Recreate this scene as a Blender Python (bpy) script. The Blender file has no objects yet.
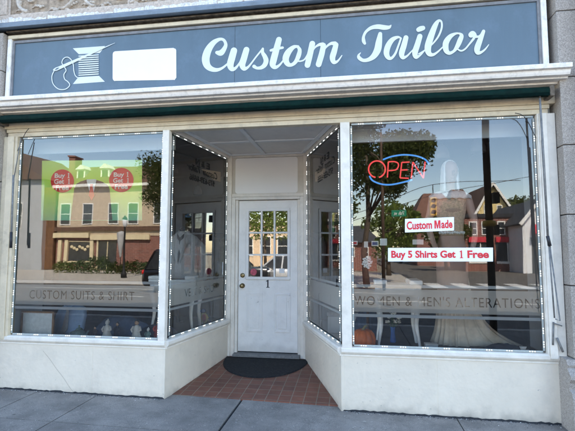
import bpy, bmesh, math, random
from mathutils import Vector, Matrix
random.seed(7)
R = math.radians
C = bpy.context.scene.collection
SC = bpy.context.scene

# ------------------------------------------------------------------ camera geometry
F, CX, CY, CZ, YAW, PITCH, ROLL = 430.0, 0.0, -4.22, 1.419, .153, .082, .001
_cy, _sy, _cp, _sp = math.cos(YAW), math.sin(YAW), math.cos(PITCH), math.sin(PITCH)
FWD = Vector((-_sy*_cp, _cy*_cp, _sp)); RT0 = Vector((_cy, _sy, 0)); UP0 = RT0.cross(FWD)
RT = RT0*math.cos(ROLL) + UP0*math.sin(ROLL); UPV = -RT0*math.sin(ROLL) + UP0*math.cos(ROLL)
CAMP = Vector((CX, CY, CZ))
def at(px, py, Y):
    """survey helper: point of the plane y = Y measured at a photo pixel"""
    d = FWD + RT*(px-287.5)/F - UPV*(py-215.5)/F
    return CAMP + d*((Y-CY)/d.y)
def across(px, py, D):
    """point of the street opposite, measured through its mirror image in the window"""
    p = at(px, py, D)
    return Vector((p.x, -D, p.z))

# ------------------------------------------------------------------ materials
def newmat(name):
    m = bpy.data.materials.new(name); m.use_nodes = True
    nt = m.node_tree; nt.nodes.clear()
    out = nt.nodes.new('ShaderNodeOutputMaterial')
    return m, nt, out
def paint(name, col, rough=.6, var=.12, scale=6, bump=.0, bscale=60, metal=0, dirt=None, dirt_amt=.0, dscale=2.5, spec=.4, streak=False):
    m, nt, out = newmat(name); N = nt.nodes; L = nt.links
    b = N.new('ShaderNodeBsdfPrincipled'); L.new(b.outputs[0], out.inputs[0])
    tc = N.new('ShaderNodeTexCoord')
    n = N.new('ShaderNodeTexNoise'); n.inputs['Scale'].default_value = scale; n.inputs['Detail'].default_value = 8
    n.inputs['Roughness'].default_value = .65
    mp = N.new('ShaderNodeMapping'); L.new(tc.outputs['Object'], mp.inputs[0])
    if streak: mp.inputs['Scale'].default_value = (1, 1, .15)
    L.new(mp.outputs[0], n.inputs['Vector'])
    cr = N.new('ShaderNodeValToRGB')
    lo = [max(0, c*(1-var*1.6)) for c in col]; hi = [min(1, c*(1+var)) for c in col]
    cr.color_ramp.elements[0].position = .3; cr.color_ramp.elements[1].position = .7
    cr.color_ramp.elements[0].color = (*lo, 1); cr.color_ramp.elements[1].color = (*hi, 1)
    L.new(n.outputs['Fac'], cr.inputs[0]); last = cr.outputs[0]
    if dirt:
        n2 = N.new('ShaderNodeTexNoise'); n2.inputs['Scale'].default_value = dscale; n2.inputs['Detail'].default_value = 10
        n2.inputs['Roughness'].default_value = .75; L.new(tc.outputs['Object'], n2.inputs['Vector'])
        r2 = N.new('ShaderNodeMapRange'); r2.inputs[1].default_value = .5; r2.inputs[2].default_value = .72
        r2.inputs[4].default_value = dirt_amt; L.new(n2.outputs['Fac'], r2.inputs[0])
        mx = N.new('ShaderNodeMixRGB'); mx.inputs[2].default_value = (*dirt, 1)
        L.new(r2.outputs[0], mx.inputs[0]); L.new(last, mx.inputs[1]); last = mx.outputs[0]
    L.new(last, b.inputs['Base Color'])
    b.inputs['Roughness'].default_value = rough; b.inputs['Metallic'].default_value = metal
    b.inputs['Specular IOR Level'].default_value = spec
    if bump:
        n3 = N.new('ShaderNodeTexNoise'); n3.inputs['Scale'].default_value = bscale; n3.inputs['Detail'].default_value = 6
        L.new(tc.outputs['Object'], n3.inputs['Vector'])
        bp = N.new('ShaderNodeBump'); bp.inputs['Strength'].default_value = bump; bp.inputs['Distance'].default_value = .01
        L.new(n3.outputs['Fac'], bp.inputs['Height']); L.new(bp.outputs[0], b.inputs['Normal'])
    return m
def brickmat(name, c1, c2, mortar, bw, bh, ms, axes='XY', bump=.4, rough=.8, offset=.5):
    m, nt, out = newmat(name); N = nt.nodes; L = nt.links
    b = N.new('ShaderNodeBsdfPrincipled'); L.new(b.outputs[0], out.inputs[0])
    tc = N.new('ShaderNodeTexCoord'); last = tc.outputs['Object']
    if axes == 'XZ':
        sx = N.new('ShaderNodeSeparateXYZ'); cx = N.new('ShaderNodeCombineXYZ'); L.new(last, sx.inputs[0])
        L.new(sx.outputs[0], cx.inputs[0]); L.new(sx.outputs[2], cx.inputs[1]); last = cx.outputs[0]
    t = N.new('ShaderNodeTexBrick'); L.new(last, t.inputs['Vector'])
    t.inputs['Color1'].default_value = (*c1, 1); t.inputs['Color2'].default_value = (*c2, 1); t.inputs['Mortar'].default_value = (*mortar, 1)
    t.offset = offset; t.inputs['Scale'].default_value = 1; t.inputs['Brick Width'].default_value = bw; t.inputs['Row Height'].default_value = bh
    t.inputs['Mortar Size'].default_value = ms; t.inputs['Mortar Smooth'].default_value = .2
    n = N.new('ShaderNodeTexNoise'); n.inputs['Scale'].default_value = 9; n.inputs['Detail'].default_value = 8; L.new(tc.outputs['Object'], n.inputs['Vector'])
    mr = N.new('ShaderNodeMapRange'); mr.inputs[3].default_value = .55; mr.inputs[4].default_value = 1.35; L.new(n.outputs['Fac'], mr.inputs[0])
    mx = N.new('ShaderNodeVectorMath'); mx.operation = 'SCALE'; L.new(t.outputs['Color'], mx.inputs[0]); L.new(mr.outputs[0], mx.inputs['Scale'])
    L.new(mx.outputs[0], b.inputs['Base Color']); b.inputs['Roughness'].default_value = rough
    bp = N.new('ShaderNodeBump'); bp.inputs['Strength'].default_value = bump; bp.inputs['Distance'].default_value = .005; bp.invert = True
    L.new(t.outputs['Fac'], bp.inputs['Height']); L.new(bp.outputs[0], b.inputs['Normal'])
    return m
def emit(name, col, s):
    m, nt, out = newmat(name); e = nt.nodes.new('ShaderNodeEmission')
    e.inputs[0].default_value = (*col, 1); e.inputs[1].default_value = s
    nt.links.new(e.outputs[0], out.inputs[0]); return m
def glassmat(name, ior=2.0, tint=(.86, .92, .92), wav=.0, extra=0.0):
    m, nt, out = newmat(name); N = nt.nodes; L = nt.links
    tr = N.new('ShaderNodeBsdfTransparent'); tr.inputs[0].default_value = (*tint, 1)
    gl = N.new('ShaderNodeBsdfGlossy'); gl.inputs['Roughness'].default_value = .012; gl.inputs[0].default_value = (1, 1, 1, 1)
    fr = N.new('ShaderNodeFresnel'); fr.inputs[0].default_value = ior
    ad = N.new('ShaderNodeMath'); ad.operation = 'ADD'; ad.use_clamp = True; ad.inputs[1].default_value = extra; L.new(fr.outputs[0], ad.inputs[0])
    mx = N.new('ShaderNodeMixShader'); L.new(ad.outputs[0], mx.inputs[0]); L.new(tr.outputs[0], mx.inputs[1]); L.new(gl.outputs[0], mx.inputs[2])
    if wav:
        tc = N.new('ShaderNodeTexCoord'); n = N.new('ShaderNodeTexNoise'); n.inputs['Scale'].default_value = 1.3; n.inputs['Detail'].default_value = 1
        L.new(tc.outputs['Object'], n.inputs['Vector'])
        bp = N.new('ShaderNodeBump'); bp.inputs['Strength'].default_value = wav; bp.inputs['Distance'].default_value = .02
        L.new(n.outputs['Fac'], bp.inputs['Height']); L.new(bp.outputs[0], gl.inputs['Normal'])
    L.new(mx.outputs[0], out.inputs[0]); return m
def veil(name, col, opac, transl=.3):
    m, nt, out = newmat(name); N = nt.nodes; L = nt.links
    d = N.new('ShaderNodeBsdfDiffuse'); d.inputs[0].default_value = (*col, 1)
    tl = N.new('ShaderNodeBsdfTranslucent'); tl.inputs[0].default_value = (*col, 1)
    tr = N.new('ShaderNodeBsdfTransparent')
    m1 = N.new('ShaderNodeMixShader'); m1.inputs[0].default_value = transl; L.new(d.outputs[0], m1.inputs[1]); L.new(tl.outputs[0], m1.inputs[2])
    m2 = N.new('ShaderNodeMixShader'); m2.inputs[0].default_value = opac; L.new(tr.outputs[0], m2.inputs[1]); L.new(m1.outputs[0], m2.inputs[2])
    L.new(m2.outputs[0], out.inputs[0]); return m
def leafmat(name, a, b_):
    m, nt, out = newmat(name); N = nt.nodes; L = nt.links
    b = N.new('ShaderNodeBsdfPrincipled'); b.inputs['Roughness'].default_value = .55
    tl = N.new('ShaderNodeBsdfTranslucent'); g = N.new('ShaderNodeNewGeometry')
    cr = N.new('ShaderNodeValToRGB'); cr.color_ramp.elements[0].color = (*a, 1); cr.color_ramp.elements[1].color = (*b_, 1)
    L.new(g.outputs['Random Per Island'], cr.inputs[0]); L.new(cr.outputs[0], b.inputs['Base Color']); L.new(cr.outputs[0], tl.inputs[0])
    mx = N.new('ShaderNodeMixShader'); mx.inputs[0].default_value = .3; L.new(b.outputs[0], mx.inputs[1]); L.new(tl.outputs[0], mx.inputs[2])
    L.new(mx.outputs[0], out.inputs[0]); return m
def gradmat(name, stops, z0, z1, diag=.25):
    m, nt, out = newmat(name); N = nt.nodes; L = nt.links
    b = N.new('ShaderNodeBsdfPrincipled'); b.inputs['Roughness'].default_value = .5
    tc = N.new('ShaderNodeTexCoord'); sx = N.new('ShaderNodeSeparateXYZ'); L.new(tc.outputs['Object'], sx.inputs[0])
    ns = N.new('ShaderNodeTexNoise'); ns.inputs['Scale'].default_value = 2.2; L.new(tc.outputs['Object'], ns.inputs['Vector'])
    a = N.new('ShaderNodeMath'); a.operation = 'MULTIPLY_ADD'; a.inputs[1].default_value = diag; L.new(ns.outputs['Fac'], a.inputs[0]); L.new(sx.outputs[2], a.inputs[2])
    mr = N.new('ShaderNodeMapRange'); mr.inputs[1].default_value = z0+diag*.5; mr.inputs[2].default_value = z1+diag*.5; L.new(a.outputs[0], mr.inputs[0])
    cr = N.new('ShaderNodeValToRGB'); el = cr.color_ramp.elements
    el[0].position, el[0].color = stops[0][0], (*stops[0][1], 1); el[1].position, el[1].color = stops[-1][0], (*stops[-1][1], 1)
    for p, c in stops[1:-1]:
        e = el.new(p); e.color = (*c, 1)
    L.new(mr.outputs[0], cr.inputs[0]); L.new(cr.outputs[0], b.inputs['Base Color'])
    tl = N.new('ShaderNodeBsdfTranslucent'); L.new(cr.outputs[0], tl.inputs[0])
    mx = N.new('ShaderNodeMixShader'); mx.inputs[0].default_value = .06; L.new(b.outputs[0], mx.inputs[1]); L.new(tl.outputs[0], mx.inputs[2])
    L.new(mx.outputs[0], out.inputs[0]); return m

M = dict(
 white=paint('white_trim', (.79, .725, .635), .45, .07, 5, .12, 90, dirt=(.42, .37, .30), dirt_amt=.35, dscale=7),
 cream=paint('cream_header', (.66, .555, .40), .55, .1, 4, .1, 80, dirt=(.25, .2, .15), dirt_amt=.45, dscale=9),
 bulk=paint('bulkhead_paint', (.73, .64, .52), .5, .05, 2, .45, 18, dirt=(.50, .45, .39), dirt_amt=.3, dscale=5),
 door=paint('door_paint', (.84, .80, .75), .4, .03, 4, .10, 70, dirt=(.52, .48, .43), dirt_amt=.3, dscale=5),
 cornice=paint('cornice_paint', (.86, .81, .76), .5, .06, 6, .2, 60, dirt=(.28, .26, .25), dirt_amt=.55, dscale=13),
 stone=paint('weathered_stone', (.54, .455, .385), .85, .22, 45, .5, 120, dirt=(.26, .23, .2), dirt_amt=.5, dscale=4),
 granite=paint('granite', (.42, .37, .325), .75, .38, 140, .35, 160, dirt=(.24, .21, .18), dirt_amt=.4, dscale=2.5),
 carve=paint('carved_stone', (.55, .485, .42), .9, .18, 30, .4, 90, dirt=(.30, .21, .14), dirt_amt=.7, dscale=9),
 crust=paint('peeling_white', (.72, .71, .69), .9, .25, 40, .6, 60, dirt=(.35, .34, .33), dirt_amt=.8, dscale=14),
 flash=paint('blue_grey_flashing', (.17, .21, .255), .55, .12, 8, .1, 50, dirt=(.10, .11, .12), dirt_amt=.5, dscale=10),
 gap=paint('brown_wood', (.16, .13, .10), .9, .4, 20, .5, 60),
 sign=paint('sign_blue', (.092, .138, .178), .45, .12, 1.3, .05, 20, spec=.5, streak=True, dirt=(.16, .22, .30), dirt_amt=.35, dscale=3),
 letter=paint('sign_pale_teal', (.65, .675, .645), .5, .03, 9),
 patch=paint('blank_white', (.80, .77, .74), .6, .015, 3),
 blank=paint('blank_grey', (.88, .85, .82), .6, .012, 3),
 green=paint('awning_green', (.001, .017, .0135), .7, .3, 14, .2, 90, spec=.12),
 steel=paint('galvanised', (.21, .205, .20), .6, .25, 25, .1, 80, metal=.15),
 dkmetal=paint('dark_metal', (.035, .035, .04), .45, .2, 20, metal=.3),
 brass=paint('aged_brass', (.30, .23, .12), .35, .25, 40, metal=.9),
 black=paint('black', (.012, .012, .013), .6, .2, 20),
 mat=paint('rubber_mat', (.018, .018, .020), .95, .75, 130, 1.0, 220, dirt=(.10,.09,.08), dirt_amt=.35, dscale=30),
 concrete=None,
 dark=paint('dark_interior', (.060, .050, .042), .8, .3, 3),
 dkwood=paint('dark_brown_wood', (.06, .030, .018), .5, .3, 8),
 inwhite=paint('interior_white', (.62, .66, .70), .7, .05, 3),
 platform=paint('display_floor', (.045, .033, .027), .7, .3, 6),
 tbl=paint('table_white', (.90, .89, .88), .35, .03, 6),
 frost=veil('frosted_vinyl', (.60, .58, .55), .74, .15),
 frost2=veil('frosted_line', (.62, .64, .66), .8, .2),
 glass=glassmat('window_glass', 1.88, (.97, .985, .98), .06, .0),
 rglass=glassmat('return_glass', 1.75, (.95, .97, .965), .03),
 dglass=glassmat('door_glass', 2.25, (.5, .52, .52), .05, .05),
 ceil=paint('soffit_grey', (.72, .68, .64), .6, .06, 3, dirt=(.3, .3, .3), dirt_amt=.3),
 soft=paint('batten', (.68, .69, .70), .5, .04, 4),
 led=emit('led', (1, 1, .97), 2.6),
 ledstrip=paint('led_backing', (.40, .43, .41), .5, .1, 30),
 red=paint('sign_red', (.72, .03, .04), .5, .06, 8),
 orange=paint('pumpkin_skin', (.62, .13, .012), .45, .18, 12, .2, 30),
 stem=paint('pumpkin_stem', (.18, .15, .06), .8, .3, 20),
 paper=paint('paper_sign', (.86, .88, .90), .55, .03, 5),
 neonr=emit('neon_red', (1, .10, .11), 1.0),
 neonb=emit('neon_blue', (.10, .36, .95), 1.0),
 bulb=emit('warm_bulb', (1, .88, .72), 70),
)

# ------------------------------------------------------------------ mesh builder
class MB:
    def __init__(s): s.v = []; s.f = []; s.sm = []
    def add(s, vs, fs, smooth=False):
        o = len(s.v); s.v += [tuple(v) for v in vs]; s.f += [tuple(i+o for i in f) for f in fs]; s.sm += [smooth]*len(fs); return s
    def box(s, x0, x1, y0, y1, z0, z1):
        x0, x1 = min(x0, x1), max(x0, x1); y0, y1 = min(y0, y1), max(y0, y1); z0, z1 = min(z0, z1), max(z0, z1)
        return s.add([(x0,y0,z0),(x1,y0,z0),(x1,y1,z0),(x0,y1,z0),(x0,y0,z1),(x1,y0,z1),(x1,y1,z1),(x0,y1,z1)],
                     [(0,3,2,1),(4,5,6,7),(0,1,5,4),(1,2,6,5),(2,3,7,6),(3,0,4,7)])
    def obox(s, a, b, w, h, up=(0,0,1)):
        """bar from a to b, w across, h along up"""
        a, b = Vector(a), Vector(b); d = (b-a).normalized(); u = Vector(up); sd = d.cross(u)
        if sd.length < 1e-4: sd = Vector((1,0,0))
        sd.normalize(); u = sd.cross(d).normalized()
        vs = [p + sd*i*w/2 + u*j*h/2 for p in (a, b) for i, j in ((-1,-1),(1,-1),(1,1),(-1,1))]
        return s.add(vs, [(0,1,2,3),(7,6,5,4),(0,4,5,1),(1,5,6,2),(2,6,7,3),(3,7,4,0)])
    def tube(s, pts, r, n=10, cap=True, smooth=True, flat=1.0, flatdir=None):
        pts = [Vector(p) for p in pts]; k = len(pts); rs = r if isinstance(r, (list, tuple)) else [r]*k
        vs = []; prev = None
        for i, p in enumerate(pts):
            d = (pts[min(i+1, k-1)]-pts[max(i-1, 0)]).normalized()
            if prev is None:
                ref = Vector((0,0,1)) if abs(d.z) < .9 else Vector((1,0,0)); u = d.cross(ref).normalized()
            else:
                u = (prev - d*prev.dot(d)); u = u.normalized() if u.length > 1e-6 else d.orthogonal().normalized()
            prev = u; w = d.cross(u)
            for j in range(n):
                t = 2*math.pi*j/n; o = (u*math.cos(t)+w*math.sin(t))*rs[i]
                if flatdir is not None: fd = Vector(flatdir); o = o - fd*o.dot(fd)*(1-flat)
                vs.append(p+o)
        fs = [(i*n+j, i*n+(j+1)%n, (i+1)*n+(j+1)%n, (i+1)*n+j) for i in range(k-1) for j in range(n)]
        s.add(vs, fs, smooth)
        if cap:
            s.add(vs[:n], [tuple(range(n))[::-1]]); s.add(vs[-n:], [tuple(range(n))])
        return s
    def lathe(s, c, prof, n=24, sx=1, sy=1, lobes=0, la=0, smooth=True):
        vs = []
        for r, z in prof:
            for j in range(n):
                t = 2*math.pi*j/n; q = r*(1 + (la*abs(math.sin(lobes*t/2))-la if lobes else 0))
                vs.append((c[0]+q*sx*math.cos(t), c[1]+q*sy*math.sin(t), c[2]+z))
        k = len(prof)
        s.add(vs, [(i*n+j, i*n+(j+1)%n, (i+1)*n+(j+1)%n, (i+1)*n+j) for i in range(k-1) for j in range(n)], smooth)
        s.add(vs[:n], [tuple(range(n))[::-1]]); s.add(vs[-n:], [tuple(range(n))]); return s
    def ell(s, c, r, n=14, m=9):
        prof = [(math.sin(math.pi*i/m), -math.cos(math.pi*i/m)) for i in range(m+1)]
        vs = []
        for a, z in prof:
            for j in range(n):
                t = 2*math.pi*j/n; vs.append((c[0]+r[0]*a*math.cos(t), c[1]+r[1]*a*math.sin(t), c[2]+r[2]*z))
        return s.add(vs, [(i*n+j, i*n+(j+1)%n, (i+1)*n+(j+1)%n, (i+1)*n+j) for i in range(m) for j in range(n)], True)
    def loft(s, rings, cap=True, smooth=True):
        n = len(rings[0]); vs = [p for r in rings for p in r]
        s.add(vs, [(i*n+j, i*n+(j+1)%n, (i+1)*n+(j+1)%n, (i+1)*n+j) for i in range(len(rings)-1) for j in range(n)], smooth)
        if cap: s.add(rings[0], [tuple(range(n))[::-1]]); s.add(rings[-1], [tuple(range(n))])
        return s
    def prism(s, poly, d):
        """poly of 3-D points extruded by vector d"""
        n = len(poly); d = Vector(d); vs = [Vector(p) for p in poly]+[Vector(p)+d for p in poly]
        return s.add(vs, [tuple(range(n))[::-1], tuple(range(n, 2*n))]+[(i, (i+1)%n, n+(i+1)%n, n+i) for i in range(n)])
    def sweepx(s, prof, x0, x1, ends=True):
        """profile of (y,z) run along x"""
        n = len(prof); vs = [(x0,)+tuple(p) for p in prof]+[(x1,)+tuple(p) for p in prof]
        fs = [(i, (i+1)%n, n+(i+1)%n, n+i) for i in range(n)]
        if ends: fs += [tuple(range(n))[::-1], tuple(range(n, 2*n))]
        return s.add(vs, fs)

ORG = {}
def obj(name, mb, mat, parent=None, local=False, bevel=0, bseg=2, fixn=True):
    me = bpy.data.meshes.new(name); off = Vector((0,0,0)) if (local or parent is None) else ORG.get(parent, Vector((0,0,0)))
    me.from_pydata([tuple(Vector(v)-off) for v in mb.v], [], mb.f); me.update()
    for p, sm in zip(me.polygons, mb.sm): p.use_smooth = sm
    if fixn:
        bm = bmesh.new(); bm.from_mesh(me)
        if fixn != 'keep': bmesh.ops.remove_doubles(bm, verts=bm.verts, dist=1e-5)
        bmesh.ops.recalc_face_normals(bm, faces=bm.faces); bm.to_mesh(me); bm.free()
    o = bpy.data.objects.new(name, me); C.objects.link(o)
    if isinstance(mat, (list, tuple)):
        for m in mat: me.materials.append(m)
    else: me.materials.append(mat)
    if parent is not None: o.parent = parent; ORG[o] = off
    if bevel:
        b = o.modifiers.new('bevel', 'BEVEL'); b.width = bevel; b.segments = bseg; b.limit_method = 'ANGLE'; b.angle_limit = R(35)
    return o
def tag(o, label=None, cat=None, group=None, kind=None):
    if label: o['label'] = label
    if cat: o['category'] = cat
    if group: o['group'] = group
    if kind: o['kind'] = kind
    return o
def thing(name, label, cat, loc=(0,0,0), group=None, rz=0):
    o = bpy.data.objects.new(name, None); C.objects.link(o); o.location = loc; o.rotation_euler = (0,0,rz); o.empty_display_size = .2
    ORG[o] = Vector(loc); return tag(o, label, cat, group)
def copy_tree(o, parent=None):
    c = o.copy(); C.objects.link(c)
    if parent is not None: c.parent = parent
    for ch in list(o.children): copy_tree(ch, c)
    return c

# ------------------------------------------------------------------ lettering
def raw_text(s, bold=0.0, shear=0.0, space=1.0, spacing=1.0, align='LEFT'):
    cu = bpy.data.curves.new('t', 'FONT'); cu.body = s; cu.offset = bold; cu.shear = shear; cu.size = 1
    cu.space_character = space; cu.space_line = spacing; cu.align_x = align; cu.resolution_u = 4
    o = bpy.data.objects.new('t', cu); C.objects.link(o)
    return o
def text_mb(s, frame, w=None, h=None, **k):
    """frame: (centre, right, up) -> MB with the letters scaled to w x h"""
    o = raw_text(s, **k); bpy.context.view_layer.update()
    me = bpy.data.meshes.new_from_object(o.evaluated_get(bpy.context.evaluated_depsgraph_get()))
    xs = [v.co.x for v in me.vertices]; ys = [v.co.y for v in me.vertices]
    x0, x1, y0, y1 = min(xs), max(xs), min(ys), max(ys)
    sx = (w/(x1-x0)) if w else None; sy = (h/(y1-y0)) if h else None
    sx = sx or sy; sy = sy or sx
    c, r, u = (Vector(q) for q in frame); mb = MB()
    mb.add([c + r*((v.co.x-(x0+x1)/2)*sx) + u*((v.co.y-(y0+y1)/2)*sy) for v in me.vertices], [tuple(p.vertices) for p in me.polygons])
    bpy.data.objects.remove(o); bpy.data.meshes.remove(me); return mb
def one_mb(frame, h):
    c, r_, u = (Vector(q) for q in frame); P_ = [(-.20,-.5),(.24,-.5),(.24,-.41),(.10,-.41),(.10,.5),(.0,.5),(-.20,.36),(-.20,.26),(-.07,.32),(-.07,-.41),(-.20,-.41)]
    return MB().add([c+r_*(a*h)+u*(b*h) for a, b in P_], [tuple(range(len(P_)))])
def stencil_mb(s, frame, W_, H_, tw, th, dx=0, bold=0.0, space=1.0):
    """a band W_ x H_ (centre frame) with the letters cut out of it"""
    o = raw_text(s, bold=bold, space=space)
    for q in bpy.context.selected_objects: q.select_set(False)
    bpy.context.view_layer.objects.active = o; o.select_set(True)
    bpy.ops.object.convert(target='CURVE'); o = bpy.context.view_layer.objects.active
    cu = o.data; xs = []; ys = []
    for sp in cu.splines:
        for p in sp.bezier_points: xs.append(p.co.x); ys.append(p.co.y)
        for p in sp.points: xs.append(p.co.x); ys.append(p.co.y)
    x0, x1, y0, y1 = min(xs), max(xs), min(ys), max(ys); sx = tw/(x1-x0); sy = th/(y1-y0); cx = (x0+x1)/2; cyy = (y0+y1)/2
    sp = cu.splines.new('POLY'); sp.points.add(3); sp.use_cyclic_u = True
    for p, (a, b) in zip(sp.points, ((-W_/2-dx, -H_/2), (W_/2-dx, -H_/2), (W_/2-dx, H_/2), (-W_/2-dx, H_/2))):
        p.co = (cx+a/sx, cyy+b/sy, 0, 1)
    cu.dimensions = '2D'; cu.fill_mode = 'BOTH'
    bpy.context.view_layer.update()
    me = bpy.data.meshes.new_from_object(o.evaluated_get(bpy.context.evaluated_depsgraph_get()))
    c, r, u = (Vector(q) for q in frame); mb = MB()
    mb.add([c + r*((v.co.x-cx)*sx+dx) + u*((v.co.y-cyy)*sy) for v in me.vertices], [tuple(p.vertices) for p in me.polygons])
    bpy.data.objects.remove(o); bpy.data.meshes.remove(me); return mb
def spline(pts, n=8):
    """Catmull-Rom through tuples of any length"""
    out = []; k = len(pts)
    for i in range(k-1):
        p0, p1, p2, p3 = pts[max(i-1,0)], pts[i], pts[i+1], pts[min(i+2,k-1)]
        for j in range(n):
            t = j/n
            out.append(tuple(.5*((2*b)+(-a+c)*t+(2*a-5*b+4*c-d)*t*t+(-a+3*b-3*c+d)*t**3) for a,b,c,d in zip(p0,p1,p2,p3)))
    out.append(tuple(pts[-1])); return out
LV = [0]
def ribbon(mb, pts, mapf, n=8, cap=True):
    """brush stroke: pts (u, v, width), mapped to the board by mapf(u, v); facets lie on hair-thin steps so none are coplanar"""
    q = spline(pts, n); L_ = []; R_ = []; k = len(q)
    def lift(vs):
        LV[0] += 1; return [Vector(v)+Vector((0,-3e-6*LV[0],0)) for v in vs]
    for i, (x, y, w) in enumerate(q):
        a = q[max(i-1,0)]; b = q[min(i+1,k-1)]; dx, dy = b[0]-a[0], b[1]-a[1]; l = math.hypot(dx, dy) or 1
        L_.append((x-dy/l*w/2, y+dx/l*w/2)); R_.append((x+dy/l*w/2, y-dx/l*w/2))
    for i in range(k-1):
        mb.add(lift([mapf(*p) for p in (L_[i], L_[i+1], R_[i+1], R_[i])]), [(0,1,2,3)])
        if cap or 0 < i:
            x, y, w = q[i]
            if cap and (i % 2 == 0 or i == 0): mb.add(lift([mapf(x+w/2*math.cos(math.pi*j/8), y+w/2*math.sin(math.pi*j/8)) for j in range(16)]), [tuple(range(16))])
    if cap:
        x, y, w = q[-1]; mb.add(lift([mapf(x+w/2*math.cos(math.pi*j/8), y+w/2*math.sin(math.pi*j/8)) for j in range(16)]), [tuple(range(16))])

# ================================================================== SETTING: ground
def concrete_mat():
    m, nt, out = newmat('pavement_concrete'); N = nt.nodes; L = nt.links
    b = N.new('ShaderNodeBsdfPrincipled'); L.new(b.outputs[0], out.inputs[0]); tc = N.new('ShaderNodeTexCoord')
    def noise(sc, det, ro, lo, hi, a, b2):
        n = N.new('ShaderNodeTexNoise'); n.inputs['Scale'].default_value = sc; n.inputs['Detail'].default_value = det; n.inputs['Roughness'].default_value = ro
        L.new(tc.outputs['Object'], n.inputs['Vector']); r = N.new('ShaderNodeMapRange')
        r.inputs[1].default_value = lo; r.inputs[2].default_value = hi; r.inputs[3].default_value = a; r.inputs[4].default_value = b2
        L.new(n.outputs['Fac'], r.inputs[0]); return r.outputs[0]
    def mul(a, b2):
        q = N.new('ShaderNodeMath'); q.operation = 'MULTIPLY'; L.new(a, q.inputs[0]); L.new(b2, q.inputs[1]); return q.outputs[0]
    f = mul(mul(noise(1.1, 6, .6, .3, .7, .72, 1.25), noise(190, 3, .7, .3, .7, .55, 1.5)), noise(14, 10, .75, .58, .74, 1, .55))
    f = mul(f, noise(30, 2, .5, .69, .72, 1, 1.6)); f = mul(f, noise(3.2, 8, .7, .42, .62, 1.12, .80)); f = mul(f, noise(70, 3, .6, .66, .70, 1, .55))
    vo = N.new('ShaderNodeTexVoronoi'); vo.inputs['Scale'].default_value = 2.3; L.new(tc.outputs['Object'], vo.inputs['Vector'])
    vr = N.new('ShaderNodeMapRange'); vr.inputs[1].default_value = .028; vr.inputs[2].default_value = .05; vr.inputs[3].default_value = .45; vr.inputs[4].default_value = 1; L.new(vo.outputs['Distance'], vr.inputs[0]); f = mul(f, vr.outputs[0])
    v = N.new('ShaderNodeVectorMath'); v.operation = 'SCALE'; v.inputs[0].default_value = (.205, .183, .160); L.new(f, v.inputs['Scale'])
    L.new(v.outputs[0], b.inputs['Base Color']); b.inputs['Roughness'].default_value = .85
    n3 = N.new('ShaderNodeTexNoise'); n3.inputs['Scale'].default_value = 180; n3.inputs['Detail'].default_value = 4; L.new(tc.outputs['Object'], n3.inputs['Vector'])
    bp = N.new('ShaderNodeBump'); bp.inputs['Strength'].default_value = .4; bp.inputs['Distance'].default_value = .006
    L.new(n3.outputs['Fac'], bp.inputs['Height']); L.new(bp.outputs[0], b.inputs['Normal'])
    return m
M['concrete'] = concrete_mat()
def grime(m, z0, z1, col, amt):
    nt = m.node_tree; N = nt.nodes; L = nt.links; b = [n for n in N if n.type == 'BSDF_PRINCIPLED'][0]
    src = b.inputs['Base Color'].links[0].from_socket; tc = [n for n in N if n.type == 'TEX_COORD'][0]
    sx = N.new('ShaderNodeSeparateXYZ'); L.new(tc.outputs['Object'], sx.inputs[0])
    n = N.new('ShaderNodeTexNoise'); n.inputs['Scale'].default_value = 9; n.inputs['Detail'].default_value = 9; L.new(tc.outputs['Object'], n.inputs['Vector'])
    a = N.new('ShaderNodeMath'); a.operation = 'MULTIPLY_ADD'; a.inputs[1].default_value = .22; L.new(n.outputs['Fac'], a.inputs[0]); L.new(sx.outputs[2], a.inputs[2])
    mr = N.new('ShaderNodeMapRange'); mr.interpolation_type = 'SMOOTHSTEP'; mr.inputs[1].default_value = z0+.11; mr.inputs[2].default_value = z1+.11; mr.inputs[3].default_value = amt; mr.inputs[4].default_value = 0; L.new(a.outputs[0], mr.inputs[0])
    mx = N.new('ShaderNodeMixRGB'); mx.inputs[2].default_value = (*col, 1); L.new(mr.outputs[0], mx.inputs[0]); L.new(src, mx.inputs[1]); last = mx.outputs[0]
    # small chips and scuffs
    v = N.new('ShaderNodeTexNoise'); v.inputs['Scale'].default_value = 24; v.inputs['Detail'].default_value = 5; L.new(tc.outputs['Object'], v.inputs['Vector'])
    m2 = N.new('ShaderNodeMapRange'); m2.inputs[1].default_value = .70; m2.inputs[2].default_value = .73; m2.inputs[4].default_value = .55; L.new(v.outputs['Fac'], m2.inputs[0])
    mx2 = N.new('ShaderNodeMixRGB'); mx2.inputs[2].default_value = (.33, .31, .28, 1); L.new(m2.outputs[0], mx2.inputs[0]); L.new(last, mx2.inputs[1])
    L.new(mx2.outputs[0], b.inputs['Base Color'])
grime(M['bulk'], -.13, .03, (.22, .20, .17), .6)
grime(M['door'], .06, .22, (.45, .42, .38), .5)
M['asphalt'] = paint('asphalt', (.13, .118, .102), .85, .25, 3, .3, 200, dirt=(.08, .072, .065), dirt_amt=.6, dscale=.6)
M['lot'] = paint('ground_cover', (.25, .22, .16), .9, .3, .5)
M['farpave'] = paint('far_pavement', (.46, .42, .36), .85, .15, 2)
M['joint'] = paint('joint_dark', (.028, .03, .034), .9, .3, 30)
M['mark'] = paint('road_marking', (.62, .61, .57), .7, .15, 8)

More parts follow.
